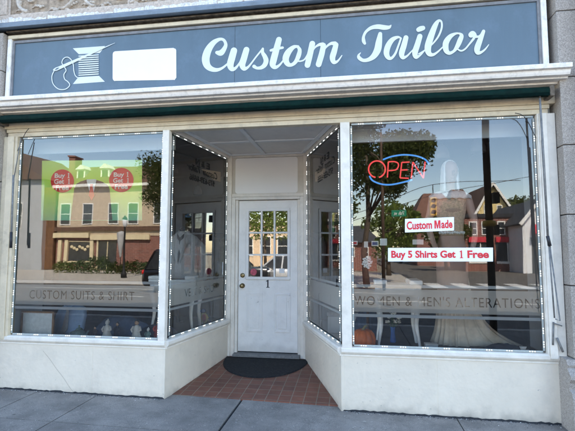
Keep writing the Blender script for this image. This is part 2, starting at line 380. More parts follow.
tag(obj('ground', MB().add([(-400,-400,-.36),(400,-400,-.36),(400,400,-.36),(-400,400,-.36)], [(0,1,2,3)]), M['lot']), kind='structure')
tag(obj('road', MB().add([(-120,-16,-.25),(-120,-5.2,-.25),(120,-5.2,-.25),(120,-16,-.25)], [(0,1,2,3)])
     .add([(3,-90,-.252),(3,-16,-.252),(13,-16,-.252),(13,-90,-.252)], [(0,1,2,3)]), M['asphalt']), kind='structure')
mk = MB()
for x in range(-60, 60, 5): mk.box(x, x+2.4, -10.65, -10.5, -.247, -.245)
for k in range(7): mk.box(3.6+k*1.3, 4.3+k*1.3, -19.5, -16.6, -.247, -.245)
mk.box(-60, 2, -13.6, -13.48, -.247, -.245)
tag(obj('road_marking', mk, M['mark']), kind='structure')
# our pavement: falls a little to the right and to the kerb; slabs separated by real grooves
def pz(x, y): return -.0815 - .008*x + .008*min(0, y)
slab = MB()
ycuts = [.16, -.70, -2.2, -3.7, -5.0]
def slabq(x0, x1, y0, y1, sk=0):
    g = .005; gl_, gr_ = (.012 if abs(x0+1.13) < .01 else g), (.012 if abs(x1+1.13) < .01 else g)
    a = [(x0+gl_, y0+g), (x1-gr_, y0+g), (x1-gr_, y1-g), (x0+gl_, y1-g)]
    vs = [(x+sk*(y), y, pz(x, y)) for x, y in a]+[(x+sk*(y), y, pz(x, y)-.12) for x, y in a]
    slab.add(vs, [(0,1,2,3),(0,4,5,1),(1,5,6,2),(2,6,7,3),(3,7,4,0)])
xs = [-12.2, -10.7, -9.2, -7.7, -6.2, -4.7, -3.3, -2.62, -1.13, .9, 2.4, 3.9, 5.4, 6.9, 8.4, 9.9, 11.4]
for i in range(len(xs)-1):
    for j in range(4):
        slabq(xs[i], xs[i+1], ycuts[j+1], ycuts[j])
pv = obj('pavement', slab, M['concrete']); tag(pv, kind='structure')
pb = MB(); pb.add([(-40,-5,-.36),(40,-5,-.36),(40,.5,-.36),(-40,.5,-.36),(-40,-5,.23-.4),(40,-5,-.50),(40,.5,-.46),(-40,.5,.24-.4)], [(4,5,6,7)])
base = MB().add([(-12.2,-5,pz(-12.2,-5)-.014),(11.4,-5,pz(11.4,-5)-.014),(11.4,.2,pz(11.4,.2)-.014),(-12.2,.2,pz(-12.2,0)-.014)], [(0,1,2,3)])
tag(obj('pavement_bedding', base, M['joint']), kind='structure')
kb = MB()
for k in range(-12, 12): kb.add([(k+.004,-5.2,-.3),(k+.996,-5.2,-.3),(k+.996,-5.005,-.3),(k+.004,-5.005,-.3),(k+.004,-5.2,pz(k,-5)-.004),(k+.996,-5.2,pz(k+1,-5)-.004),(k+.996,-5.005,pz(k+1,-5)),(k+.004,-5.005,pz(k,-5))],
    [(4,5,6,7),(0,1,5,4),(1,2,6,5),(2,3,7,6),(3,0,4,7)])
tag(obj('kerb', kb, M['farpave']), kind='structure')
fp = MB().box(-120, 3, -27, -16, -.34, -.12).box(13, 120, -24, -16, -.34, -.12)
tag(obj('far_pavement', fp, M['farpave']), kind='structure')
# entry floor of small red tiles, rising to the door
M['tile'] = brickmat('quarry_tile', (.19, .070, .042), (.135, .052, .034), (.20, .15, .105), .128, .128, .005, 'XY', .5, .6, 0.0)
def entry(x, y): return -.062 + (y-.16)*.062
EN = MB()
ex = [(-1.93, .13), (-.13, .09), (-.63, 1.47), (-1.72, 1.47)]
EN.add([(x, y, entry(x, y)) for x, y in ex]+[(x, y, -.2) for x, y in ex], [(0,1,2,3),(0,4,5,1),(1,5,6,2),(2,6,7,3),(3,7,4,0)])
tag(obj('entry_tile_floor', EN, M['tile']), kind='structure')

# ================================================================== THE SHOP
shop = thing('tailor_shop', 'pale stone shop building with cream and white shopfront and recessed entry door', 'shop building', (0,0,0))
# --- piers
pl = MB()
def courses(mb, x0, x1, y0, y1, z0, z1, h=.62, g=.004):
    z = z0
    while z < z1-.05:
        t = min(z+h, z1); mb.box(x0, x1, y0, y1, z+g, t-g); z = t
courses(pl, -4.75, -4.02, -.30, .6, -.3, 4.6)
courses(pl, -4.02, -3.86, -.12, .6, -.3, 3.86)
obj('stone_pier', pl, M['granite'], shop, bevel=.006)
pr = MB()
courses(pr, 1.845, 2.03, -.14, .6, .50, 3.9); courses(pr, 2.03, 2.95, -.30, .6, .50, 4.6)
rp = obj('stone_pier', pr, M['granite'], shop, bevel=.006)
bm_ = MB(); bp_ = [(-.14,-.3),(-.30,-.3),(-.30,-.3)]
for (x0, x1, yf) in ((1.845, 2.03, -.14), (2.031, 2.95, -.30)):
    prof = [(.6,-.3),(yf-.10,-.3),(yf-.10,.20),(yf-.085,.24),(yf-.04,.26),(yf-.045,.31),(yf-.075,.345),(yf-.075,.375),(yf-.04,.41),(yf-.02,.43),(yf-.03,.455),(yf-.012,.498),(.6,.498)]
    bm_.sweepx(prof, x0-(.07 if yf > -.2 else .05), x1)
obj('pier_base_moulding', bm_, M['granite'], shop)
# --- frieze over the sign
fr = MB()
fr.box(-4.02, 2.03, -.10, .6, 3.985, 4.075)                          # lower band
fr.box(-4.02, -3.86, -.10, .6, 4.078, 4.62)
for x in (-3.86, -2.40, -.94, .52): fr.box(x+.0, x+.028, -.075, -.056, 4.08, 4.62)
obj('frieze', fr, M['stone'], shop, bevel=.006)
obj('sunk_panel', MB().box(-3.859, 2.03, -.055, .6, 4.078, 4.62), paint('shaded_grimy_stone', (.36,.285,.215), .9, .3, 22, .5, 90, dirt=(.16,.11,.07), dirt_amt=.7, dscale=12), shop)  # darker brown paints recess shade into the weathered, dirty stone
cr_ = MB()
random.seed(3)
# ragged crust of old white paint along the ledge: many thin overlapping flakes
xx = -4.0
while xx < 2.0:
    w = random.uniform(.05, .22); h = random.uniform(.012, .05)
    zt = 3.987 + h; n = 5
    top = [(xx+w*i/n, -.1015-random.uniform(0,.002), zt+random.uniform(-.012,.012)) for i in range(n+1)]
    bot = [(xx+w*i/n, -.1015, 3.984) for i in range(n+1)]
    cr_.add(top+bot, [(i, i+1, n+2+i, n+1+i) for i in range(n)]); xx += w*random.uniform(.9, 1.15)
obj('peeling_paint', cr_, M['crust'], shop)
orn = MB()
def scroll(cx, cz, s, dirn):
    # spiral rinceau stem with leaves and a rosette
    pts = []; rs = []
    for i in range(44):
        t = i/43; a = dirn*(t*4.2*math.pi*.5)+(-math.pi/2); r = .175*(1-.78*t)
        pts.append((cx+dirn*0+r*math.cos(a), -.06, cz+r*math.sin(a)*s)); rs.append(.021*(1-.45*t))
    orn.tube(pts, rs, 8, flat=1.7, flatdir=(0,1,0))
    for k in range(6):
        a = k*math.pi/3; orn.ell((cx+.026*math.cos(a), -.066, cz+.026*math.sin(a)), (.016,.016,.016), 8, 6)
    orn.ell((cx, -.072, cz), (.013,.016,.013), 8, 6)
    for k, i in enumerate((2, 7, 12, 17, 22, 27)):
        p = pts[i]; q = pts[i+1]; dx, dz = q[0]-p[0], q[2]-p[2]; l = math.hypot(dx, dz); nx, nz = -dz/l*-dirn, dx/l*-dirn
        if k % 2: nx, nz = nx*-.6, nz*-.6
        for m, (f, rr) in enumerate(((.018,.020),(.040,.017),(.058,.012))):
            orn.ell((p[0]+nx*f+dx/l*.012*m, -.062, p[2]+nz*f+dz/l*.012*m), (rr*1.25,.024,rr*1.25), 8, 6)
for k in range(14):
    scroll(-3.60+k*.41, 4.275, 1 if k % 2 else 1, 1 if k % 2 else -1)
for k in range(27):
    x = -3.72+k*.205; z = 4.14+.03*math.sin(k*2.3)
    for j in range(4): orn.ell((x+.03*j, -.06, z+.012*math.sin(j*1.7+k)), (.026-.004*j, .019, .015), 8, 5)
    orn.tube([(x-.05, -.06, z-.01), (x+.02, -.06, z+.02), (x+.09, -.06, z-.005)], .008, 6)
obj('scroll_carving', orn, M['carve'], shop)
# --- flashing, brown gap board, upper wall
fl = MB().sweepx([(-.10,3.983),(-.165,3.93),(-.165,3.893),(-.158,3.89),(-.02,3.92),(-.02,3.983)], -4.03, 2.02)
obj('flashing', fl, M['flash'], shop)
gp = MB().box(-3.86, 1.84, -.02, .4, 3.80, 3.918)
gp.box(-3.859, 1.839, -.05, -.021, 3.842, 3.86).box(-3.859, 1.839, -.085, -.021, 3.875, 3.888)
obj('gap_board', gp, M['gap'], shop)
up = MB(); up.box(-4.75, 2.95, .02, .6, 4.62, 9.3); up.box(-4.75, 2.95, 1.62, 9, -.3, .0); up.box(-4.75, 2.95, 8.6, 9, 0, 9.3); up.box(-4.75, 2.95, .601, 8.6, 9.0, 9.3)
up.box(-4.75, -4.0, .601, 8.6, 0, 9); up.box(2.05, 2.95, .601, 8.6, 0, 9)
obj('upper_wall', up, M['stone'], shop)
for x in (-3.6, -1.5, .6):
    w = obj('upper_window', MB().box(x, x+1.2, -.02, .019, 5.6, 7.5), M['white'], shop)
    obj('pane', MB().box(x+.08, x+1.12, -.026, -.021, 5.68, 6.5).box(x+.08, x+1.12, -.026, -.021, 6.56, 7.42), M['black'], w)
# --- cornice (stepped white moulding) and header
prof = [(.02,2.935),(-.10,2.935),(-.10,2.95),(-.17,2.955),(-.175,2.968),(-.215,2.972),(-.225,2.99),(-.232,3.015),(-.262,3.02),(-.268,3.058),(-.255,3.064),(-.09,3.10),(-.075,3.118),(.02,3.118)]
co = MB().sweepx(prof, -4.0, 1.90); obj('cornice', co, M['cornice'], shop, bevel=.003)
hd = MB()
hd.box(-3.86, 1.845, -.012, .07, 2.845, 2.934)
hd.box(-3.86, 1.845, -.035, .07, 2.775, 2.842); hd.box(-3.84, 1.80, -.022, .07, 2.735, 2.774); hd.box(-3.83, 1.79, -.010, .07, 2.688, 2.734)
obj('header_board', hd, M['cream'], shop, bevel=.004)
# --- posts and frames (front)
GL = dict(l0=-3.683, l1=-1.981, r0=-.025, r1=1.680, zb=.514, zt=2.675)
ps = MB()
ps.box(-3.86, -3.69, -.03, .07, .47, 2.687); ps.box(-3.80, -3.72, -.045, -.0305, .47, 2.687)
obj('frame_post', ps, M['cream'], shop, bevel=.006)
p2 = MB().box(-1.978, -1.905, -.03, .045, .49, 2.687); obj('frame_post', p2, M['white'], shop, bevel=.006)
p3 = MB().box(-.122, -.028, -.03, .045, .49, 2.687); obj('frame_post', p3, M['white'], shop, bevel=.006)
p4 = MB().box(1.685, 1.84, -.03, .07, .47, 2.687); p4.box(1.70, 1.765, -.045, -.0305, .47, 2.687); obj('frame_post', p4, M['white'], shop, bevel=.006)
# --- bulkheads with sills
def sillprof(mb, a, b, out):
    """sill run from a to b (xy), out = outward normal"""
    a, b, o = Vector((*a,0)), Vector((*b,0)), Vector((*out,0))
    prof = [(-.06,.512),(.02,.508),(.035,.495),(.035,.468),(.028,.455),(.012,.44),(.012,.425),(-.06,.425)]
    vs = [p + o*d + Vector((0,0,z)) for p in (a, b) for d, z in prof]; n = len(prof)
    mb.add(vs, [(i, (i+1)%n, n+(i+1)%n, n+i) for i in range(n)]+[tuple(range(n))[::-1], tuple(range(n,2*n))])
LA, LB = Vector((-1.93,.02)), Vector((-1.712,1.45)); RA, RB = Vector((-.105,.02)), Vector((-.612,1.45))
ln = Vector((1,-(LB.x-LA.x)/(LB.y-LA.y))).normalized(); rn = Vector((-1,(RB.x-RA.x)/(RB.y-RA.y))).normalized()
b1 = MB().box(-3.86, -2.70, -.006, .06, -.3, .424); b1.box(-2.696, -1.925, -.006, .06, -.3, .424)
b1.box(-3.86,-1.93,-.004,.055,-.29,.423)
obj('bulkhead', b1, M['bulk'], shop, bevel=.004)
b2 = MB().box(-.105, .74, -.006, .06, -.3, .424); b2.box(.744, 1.84, -.006, .06, -.3, .424); b2.box(-.1,1.83,-.004,.055,-.29,.423)
obj('bulkhead', b2, M['bulk'], shop, bevel=.004)
def wallquad(a, b, n, t, z0, z1):
    a, b, n = Vector((*a,0)), Vector((*b,0)), Vector((*n,0)); m = MB()
    vs = [a, b, b-n*t, a-n*t]; vs = [Vector((v.x,v.y,z0)) for v in vs]+[Vector((v.x,v.y,z1)) for v in vs]
    return m.add(vs, [(0,1,2,3),(4,5,6,7),(0,1,5,4),(1,2,6,5),(2,3,7,6),(3,0,4,7)])
obj('bulkhead', wallquad(LA+ln*.03+Vector((0,-.026)), LB+ln*.03, ln, .06, -.3, .424), M['bulk'], shop, bevel=.004)
obj('bulkhead', wallquad(RA+rn*.03+Vector((0,-.026)), RB+rn*.03, rn, .06, -.3, .424), M['bulk'], shop, bevel=.004)
s1 = MB(); sillprof(s1, (-3.86,0), (-1.90,0), (0,-1)); obj('sill', s1, M['white'], shop)
s2 = MB(); sillprof(s2, (-.13,0), (1.84,0), (0,-1)); obj('sill', s2, M['white'], shop)
s3 = MB(); sillprof(s3, LA+ln*.03+Vector((0,-.02)), LB+ln*.03, ln); obj('sill', s3, M['white'], shop)
s4 = MB(); sillprof(s4, RA+rn*.03+Vector((0,-.02)), RB+rn*.03, rn); obj('sill', s4, M['white'], shop)
# --- hairline cracks in the paint, grit and paint flakes swept against the foot of the wall
random.seed(17)
for pts in ([(43,351),(50,360),(56,369),(63,377),(69,387),(74,393)],):
    mb = MB(); q = [at(a+random.uniform(-.5,.5), b, -.0085) for a, b in pts]; mb.tube(spline([tuple(v) for v in q], 5), .0007, 4); obj('paint_crack', mb, M['gap'], shop)
for nm_, lab, m_, n_ in (('paint_flakes', 'white paint flakes lying along the foot of the shop wall', M['crust'], 110), ('grit', 'dark grit gathered along the foot of the shop wall', M['joint'], 420)):
    mb = MB()
    for k in range(n_):
        side = random.random()
        if side < .45: x = random.uniform(-3.86,-1.93); y = -.012-abs(random.gauss(0,.045 if nm_ == 'paint_flakes' else .018))
        elif side < .9: x = random.uniform(-.10,1.84); y = -.012-abs(random.gauss(0,.045 if nm_ == 'paint_flakes' else .018))
        else: x = random.uniform(-3.5,1.8); y = random.uniform(-.7,-.05)
        z = pz(x,y)+.001; s_ = random.uniform(.002,.007) if side < .9 else random.uniform(.002,.006); a0 = random.uniform(0,6.28)
        ring = [(x+s_*random.uniform(.5,1.2)*math.cos(a0+j*1.257), y+s_*random.uniform(.5,1.2)*math.sin(a0+j*1.257), z) for j in range(5)]
        mb.add(ring+[(x,y,z+s_*.5)], [(j,(j+1)%5,5) for j in range(5)])
    o = obj(nm_, mb, m_); tag(o, lab, 'debris', kind='stuff')
fc = MB()
for x0, x1 in ((-3.86,-1.90),(-.13,1.84)):
    k = 60; top = [(x0+(x1-x0)*i/k, -.0075, pz(x0+(x1-x0)*i/k,0)+.008+random.uniform(0,.012)) for i in range(k+1)]; bot = [(p[0], -.012, pz(p[0],0)-.004) for p in top]
    fc.add(top+bot, [(i,i+1,k+2+i,k+1+i) for i in range(k)])
    obj('foot_joint', fc, M['joint'], shop); fc = MB()
# --- glass
def quad(a, b, c, d): return MB().add([a,b,c,d], [(0,1,2,3)])
gl = obj('display_window', quad((GL['l0'],.02,.505),(GL['l1'],.02,.505),(GL['l1'],.02,2.69),(GL['l0'],.02,2.69)), M['glass'], shop, fixn='keep')
gr = obj('display_window', quad((GL['r0'],.02,.505),(GL['r1'],.02,.505),(GL['r1'],.02,2.69),(GL['r0'],.02,2.69)), M['glass'], shop, fixn='keep')
v3 = lambda p, z: (p.x, p.y, z)
gll = obj('return_window', quad(v3(LA,.505),v3(LB,.505),v3(LB,2.69),v3(LA,2.69)), M['rglass'], shop, fixn='keep')
grr = obj('return_window', quad(v3(RA,.505),v3(RB,.505),v3(RB,2.69),v3(RA,2.69)), M['rglass'], shop, fixn='keep')
# return head trims
for (a, b, n) in ((LA, LB, ln), (RA, RB, rn)):
    obj('window_head', wallquad(a+n*.03+Vector((0,.03)), b+n*.03, n, .06, 2.692, 2.742), M['white'], shop, bevel=.003)
# frosted bands with cut-out lettering
zc, bh = .945, .215
obj('frosted_band', stencil_mb('CUSTOM SUITS & SHIRT', ((-2.832,.027,zc),(1,0,0),(0,0,1)), 1.70, bh, 1.22, .092, dx=-.05, space=1.12, bold=.004), M['frost'], gl, fixn='keep')
obj('frosted_band', stencil_mb("WOMEN & MEN'S ALTERATIONS", ((.8275,.027,zc),(1,0,0),(0,0,1)), 1.703, bh, 1.66, .092, dx=.0, space=1.12, bold=.004), M['frost'], gr, fixn='keep')
for g, x0, x1 in ((gl,-3.68,-1.984), (gr,-.023,1.678)):
    for z in (1.083, .803):
        obj('frosted_line', MB().box(x0, x1, .026, .028, z-.014, z+.014), M['frost2'], g)
def along(a, b, t): return a + (b-a)*t
def band_on(a, b, n, g, s, fw, t0, dx, flip):
    r = Vector((*(b-a),0)).normalized(); c = (a+b)/2 - n*.007; L_ = (b-a).length
    if flip: r = -r
    if s: mb = stencil_mb(s, ((c.x,c.y,zc), r, (0,0,1)), L_-.06, bh, fw, .092, dx=dx, bold=.012)
    else:
        h = Vector((0,0,bh/2)); c3 = Vector((c.x,c.y,zc)); w = r*(L_-.06)/2; mb = MB().add([c3-w-h, c3+w-h, c3+w+h, c3-w+h], [(0,1,2,3)])
    obj('frosted_band', mb, M['frost'], g, fixn='keep')
    for z in (1.083, .803):
        c3 = Vector((c.x,c.y,z)); w = r*(L_-.06)/2; h = Vector((0,0,.012))
        obj('frosted_line', MB().add([c3-w-h, c3+w-h, c3+w+h, c3-w+h], [(0,1,2,3)]), M['frost2'], g, fixn='keep')
band_on(LA, LB, ln, gll, 'VEST & SHOP', .78, .5, .06, False)
band_on(RA, RB, rn, grr, None, 0, 0, 0, True)
# mirror-wise dark letters on the panes paint in a reflection of the transom sign
M['sign_reflection'] = paint('dark_sign_reflection', (.008,.008,.008), .6, .1, 9)
def reflected_text(a, b, n, g, t, flip):
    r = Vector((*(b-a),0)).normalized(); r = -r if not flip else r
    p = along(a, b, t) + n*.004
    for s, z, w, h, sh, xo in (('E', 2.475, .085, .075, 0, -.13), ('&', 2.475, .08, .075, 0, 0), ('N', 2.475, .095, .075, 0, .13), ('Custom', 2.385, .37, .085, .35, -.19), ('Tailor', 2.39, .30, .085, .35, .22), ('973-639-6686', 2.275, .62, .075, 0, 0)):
        obj('lettering', text_mb(s, (Vector((p.x,p.y,z))+r*xo, r, (0,0,1)), w=w, h=h, shear=sh, bold=.008), M['sign_reflection'], g, fixn='keep')
reflected_text(LA, LB, ln, gll, .52, False)
reflected_text(RA, RB, rn, grr, .42, True)
# --- recess: ceiling, battens, transom, door
ceil_pts = [(-1.96,.071),(-.09,.071),(-.58,1.49),(-1.74,1.49)]
obj('entry_ceiling', MB().prism([(x,y,2.742) for x,y in ceil_pts], (0,0,.05)), M['ceil'], shop)
bt = MB()
bt.box(-1.215, -1.165, .075, 1.46, 2.722, 2.741); bt.box(-1.80, -1.216, .72, .765, 2.722, 2.741); bt.box(-1.164, -.375, .72, .765, 2.722, 2.741)
bt.box(-1.70, -1.216, 1.40, 1.44, 2.722, 2.741); bt.box(-1.164, -.66, 1.40, 1.44, 2.722, 2.741)
bt.obox((-1.83,.10,2.732),(-1.66,1.40,2.732),.05,.018); bt.obox((-.20,.10,2.732),(-.66,1.40,2.732),.05,.018)
obj('ceiling_batten', bt, M['soft'], shop, bevel=.003)
tw = MB()
tw.box(-1.74, -1.655, 1.46, 1.56, -.05, 2.741); tw.box(-.66, -.575, 1.46, 1.56, -.05, 2.741)       # outer jambs
tw.box(-1.654, -.661, 1.47, 1.56, 2.702, 2.741); tw.box(-1.654, -.661, 1.47, 1.56, 2.155, 2.20)
obj('entry_frame', tw, M['white'], shop, bevel=.004)
def rrect(x0, x1, z0, z1, r, y, n=6):
    pts = []
    for cx, cz, a0 in ((x1-r,z0+r,-90),(x1-r,z1-r,0),(x0+r,z1-r,90),(x0+r,z0+r,180)):
        for j in range(n+1):
            a = R(a0+90*j/n); pts.append((cx+r*math.cos(a), y, cz+r*math.sin(a)))
    return pts
tp = obj('transom_panel', MB().box(-1.654, -.661, 1.50, 1.55, 2.201, 2.701), paint('transom_grey', (.64,.59,.51), .5, .08, 4, dirt=(.3,.28,.26), dirt_amt=.3), shop)
obj('blank_patch', MB().prism(rrect(-1.612, -.742, 2.183+.02, 2.695, .035, 1.497), (0,-.004,0)), M['blank'], tp)
dj = MB()
dj.box(-1.654, -1.605, 1.475, 1.56, -.04, 2.154); dj.box(-.71, -.661, 1.475, 1.56, -.04, 2.154); dj.box(-1.604, -.711, 1.475, 1.56, 2.115, 2.154)
dj.box(-1.604,-1.568,1.50,1.56,-.04,2.114); dj.box(-.745,-.711,1.50,1.56,-.04,2.114)
obj('door_frame', dj, M['white'], shop, bevel=.004)
obj('threshold', MB().box(-1.604, -.711, 1.40, 1.56, -.05, .062), M['steel'], shop, bevel=.006)
# door leaf with opening, moulded panels
dx0, dx1, dz0, dz1 = -1.563, -.750, .075, 2.108; yf, yb = 1.53, 1.57
gx0, gx1, gz0, gz1 = -1.425, -.885, 1.065, 1.965
dl = MB()
dl.box(dx0, gx0, yf, yb, dz0, dz1); dl.box(gx1, dx1, yf, yb, dz0, dz1); dl.box(gx0, gx1, yf, yb, gz1, dz1); dl.box(gx0, gx1, yf, yb, dz0, gz0)
door = obj('door', dl, M['door'], shop)
mo = MB()
def mould(x0, x1, z0, z1, w=.03, t=.014):
    for q in ((x0,x1,z0,z0+w),(x0,x1,z1-w,z1)): mo.box(q[0], q[1], yf-t, yf-.0005, q[2], q[3])
    mo.box(x0, x0+w, yf-t, yf-.0005, z0+w, z1-w); mo.box(x1-w, x1, yf-t, yf-.0005, z0+w, z1-w)
mould(gx0-.035, gx1+.035, gz0-.035, gz1+.035, .036, .018)
for x0, x1 in ((-1.445,-1.225), (-1.06,-.85)):
    mould(x0, x1, .335, .85, .022, .010); mo.box(x0+.045, x1-.045, yf-.008, yf-.0005, .38, .805)
obj('door_moulding', mo, M['door'], door, bevel=.005)
mu = MB()
for k in (1, 2):
    x = gx0+(gx1-gx0)*k/3; mu.box(x-.011, x+.011, yf-.012, yf+.012, gz0, gz1)
    z = gz0+(gz1-gz0)*k/3
    for j in range(3):
        a = gx0+(gx1-gx0)*j/3+(.0112 if j else 0); b = gx0+(gx1-gx0)*(j+1)/3-(.0112 if j < 2 else 0); mu.box(a, b, yf-.012, yf+.012, z-.011, z+.011)
obj('muntin', mu, M['door'], door)
obj('door_glass', quad((gx0,yf+.015,gz0),(gx1,yf+.015,gz0),(gx1,yf+.015,gz1),(gx0,yf+.015,gz1)), M['dglass'], door, fixn='keep')
kn = MB(); kz = .955
def yl(mb, x, z, prof, n=18):
    vs = []; k = len(prof)
    for r, d in prof:
        for j in range(n): vs.append((x+r*math.cos(2*math.pi*j/n), yf-d, z+r*math.sin(2*math.pi*j/n)))
    mb.add(vs, [(i*n+j, i*n+(j+1)%n, (i+1)*n+(j+1)%n, (i+1)*n+j) for i in range(k-1) for j in range(n)], True); mb.add(vs[-n:], [tuple(range(n))]); return mb
obj('door_knob', yl(MB(), -1.505, .945, [(.034,.0),(.034,.006),(.014,.010),(.012,.03),(.026,.04),(.029,.055),(.022,.066),(.006,.07)]), M['brass'], door)
obj('deadbolt', yl(MB(), -1.505, 1.085, [(.032,0),(.032,.008),(.026,.016),(.012,.018)]), M['brass'], door)
obj('house_number', one_mb(((-1.155,yf-.003,.975),(1,0,0),(0,0,1)), .105), M['dkmetal'], door, fixn=False)
st = MB(); st.add([(-1.355+.045*math.cos(t*math.pi/10), yf+.009, 1.13+.045*math.sin(t*math.pi/10)) for t in range(20)], [tuple(range(20))])
obj('round_sticker', st, paint('pink_sticker', (.55,.10,.14), .6, .25, 40), door, fixn='keep')
obj('hours_card', quad((-1.0,yf+.009,1.12),(-.93,yf+.009,1.12),(-.93,yf+.009,1.18),(-1.0,yf+.009,1.18)), M['patch'], door, fixn='keep')
# --- interior shell: display boxes and dark room behind
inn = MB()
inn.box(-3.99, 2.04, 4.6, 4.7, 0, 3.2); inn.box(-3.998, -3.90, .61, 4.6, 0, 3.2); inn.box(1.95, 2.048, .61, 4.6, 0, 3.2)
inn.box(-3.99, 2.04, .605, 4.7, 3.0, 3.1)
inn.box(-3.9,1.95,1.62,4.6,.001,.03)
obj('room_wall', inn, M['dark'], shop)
# display side cheeks, ceilings, floors
for a, b, d in ((-3.85, -3.74, .55), (1.735, 1.84, .50)): obj('display_cheek', MB().box(a, b, .075, d, .47, 2.90), M['inwhite'], shop)
for a, b in ((-3.739, -1.99), (-.02, 1.734)):
    obj('display_valance', MB().box(a, b, .075, .34, 2.70, 2.78).box(a+.002, b-.002, .30, .338, 2.56, 2.7005), M['inwhite'], shop)
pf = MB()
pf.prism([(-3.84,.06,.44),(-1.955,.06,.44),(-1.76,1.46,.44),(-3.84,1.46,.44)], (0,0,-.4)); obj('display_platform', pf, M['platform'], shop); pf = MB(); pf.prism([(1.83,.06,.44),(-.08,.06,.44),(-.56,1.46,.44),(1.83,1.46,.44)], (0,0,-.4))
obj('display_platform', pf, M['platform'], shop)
# wood-brown post at the inside left of the window
obj('inner_post', MB().box(-3.72, -3.62, .56, .66, .44, 2.9), M['dkwood'], shop)
# pale wedges modelled to stand for warm reflections under the return heads
M['warm_wedge'] = paint('pale_warm_wedge', (.66,.50,.33), .5, .12, 12)
ck = MB(); ck.prism([(-1.98,1.18,2.50),(-1.80,1.42,2.50),(-1.80,1.42,2.36),(-1.86,1.34,2.38)], (-.02,.02,0)); obj('reflection_wedge', ck, M['warm_wedge'], shop)
ck = MB(); ck.prism([(-.36,1.15,2.46),(-.50,1.42,2.46),(-.50,1.42,2.33),(-.40,1.25,2.34)], (.02,.02,0)); obj('reflection_wedge', ck, M['warm_wedge'], shop)

# ================================================================== LED light strips
mod = None
def led_strip(a, b, n, where, spacing):
    """n: direction facing out"""
    global mod
    a, b = Vector(a), Vector(b); d = (b-a).normalized(); n = Vector(n).normalized(); s = d.cross(n).normalized()
    t = thing('light_strip', 'dotted LED light strip '+where, 'light strip', a, 'LED light strips framing the shop windows')
    mb = MB().obox(a+n*.0, b+n*.0, .016, .006, n); obj('backing', mb, M['ledstrip'], t)
    L_ = (b-a).length; k = int(L_/spacing); rot = Matrix((d, s, n)).transposed()
    for i in range(k):
        if mod is None:
            m = MB()
            for q in (-.021, 0, .021): m.ell((q, 0, .003), (.0052,.0045,.004), 8, 6)
            mod = obj('led_module', m, M['led']); o = mod
        else:
            o = mod.copy(); C.objects.link(o)
        o.parent = t
        o.matrix_local = Matrix.Translation(d*((i+.5)*L_/k + random.uniform(-.012,.012)) + n*.003) @ rot.to_4x4()
SP = .17
yS = .012
led_strip((-3.66,yS,2.672), (-1.995,yS,2.672), (0,-1,0), 'along the top of the left front window', SP)
led_strip((-3.672,yS,.53), (-3.672,yS,2.655), (0,-1,0), 'up the outer edge of the left front window', .125)
led_strip((-1.992,yS,.53), (-1.992,yS,2.655), (0,-1,0), 'up the inner edge of the left front window', .125)
led_strip((-3.66,yS,.522), (-1.995,yS,.522), (0,-1,0), 'along the sill of the left front window', SP)
led_strip((-.012,yS,2.672), (1.66,yS,2.672), (0,-1,0), 'along the top of the right front window', SP)
led_strip((-.014,yS,.53), (-.014,yS,2.655), (0,-1,0), 'up the inner edge of the right front window', .125)
led_strip((1.668,yS,.53), (1.668,yS,2.655), (0,-1,0), 'up the outer edge of the right front window', .125)
led_strip((-.01,yS,.522), (1.66,yS,.522), (0,-1,0), 'along the sill of the right front window', SP)
for A_, B_, n_, nm in ((LA,LB,ln,'left'),(RA,RB,rn,'right')):
    n3 = (n_.x,n_.y,0); o_ = n_*.010
    p, q = along(A_,B_,.05)+o_, along(A_,B_,.965)+o_
    led_strip((p.x,p.y,2.672),(q.x,q.y,2.672), n3, 'along the top of the %s entry side window' % nm, .15)
    led_strip((p.x,p.y,.522),(q.x,q.y,.522), n3, 'along the sill of the %s entry side window' % nm, .15)
    led_strip((q.x,q.y,.54),(q.x,q.y,2.65), n3, 'up the door end of the %s entry side window' % nm, .125)
    led_strip((p.x,p.y,.54),(p.x,p.y,2.65), n3, 'up the street end of the %s entry side window' % nm, .125)

# ================================================================== FASCIA SIGN
sg = thing('fascia_sign', 'long blue grey fascia sign reading Custom Tailor with a spool emblem', 'sign', (-1.03,0,3.12))
YS = -.045
sp_ = MB()
for a, b in ((-3.79,-1.20), (-1.197,-.31), (-.307,1.745)): sp_.box(a, b, YS, -.005, 3.12, 3.782)
obj('panel', sp_, M['sign'], sg)
for a, b in ((-3.84,-3.792), (1.747,1.795)): obj('frame_side', MB().box(a,b,-.075,.0,3.12,3.80), M['cornice'], sg, bevel=.004)
obj('frame_top', MB().box(-3.84,1.795,-.075,.0,3.801,3.84), M['cream'], sg, bevel=.004)
fs_ = MB(); fs_.box(-3.79,1.745,-.058,-.0455,3.755,3.784); fs_.box(-3.79,-3.765,-.058,-.0455,3.12,3.7545); fs_.box(1.72,1.745,-.058,-.0455,3.12,3.7545); fs_.box(-3.79,1.745,-.062,-.0455,3.1195,3.14)
obj('inner_bead', fs_, paint('bead_grey', (.20,.20,.21), .6, .2, 12), sg)
obj('seam', MB().box(-1.1995,-1.1975,-.0457,-.04,3.14,3.75), M['joint'], sg)
LET = {
 'A': (195, 25, 5.75), 'B': (280, 20, 5.75), 'C': (350, 10, 7.1875), 'D': (420, 5, 7.1875), 'E': (45, 35, 7.1875)}
def lmap(k, lift):
    ox, oy, s = LET[k]
    return lambda u, v: at(ox+u/s, oy+v/s, YS-.0015-lift)
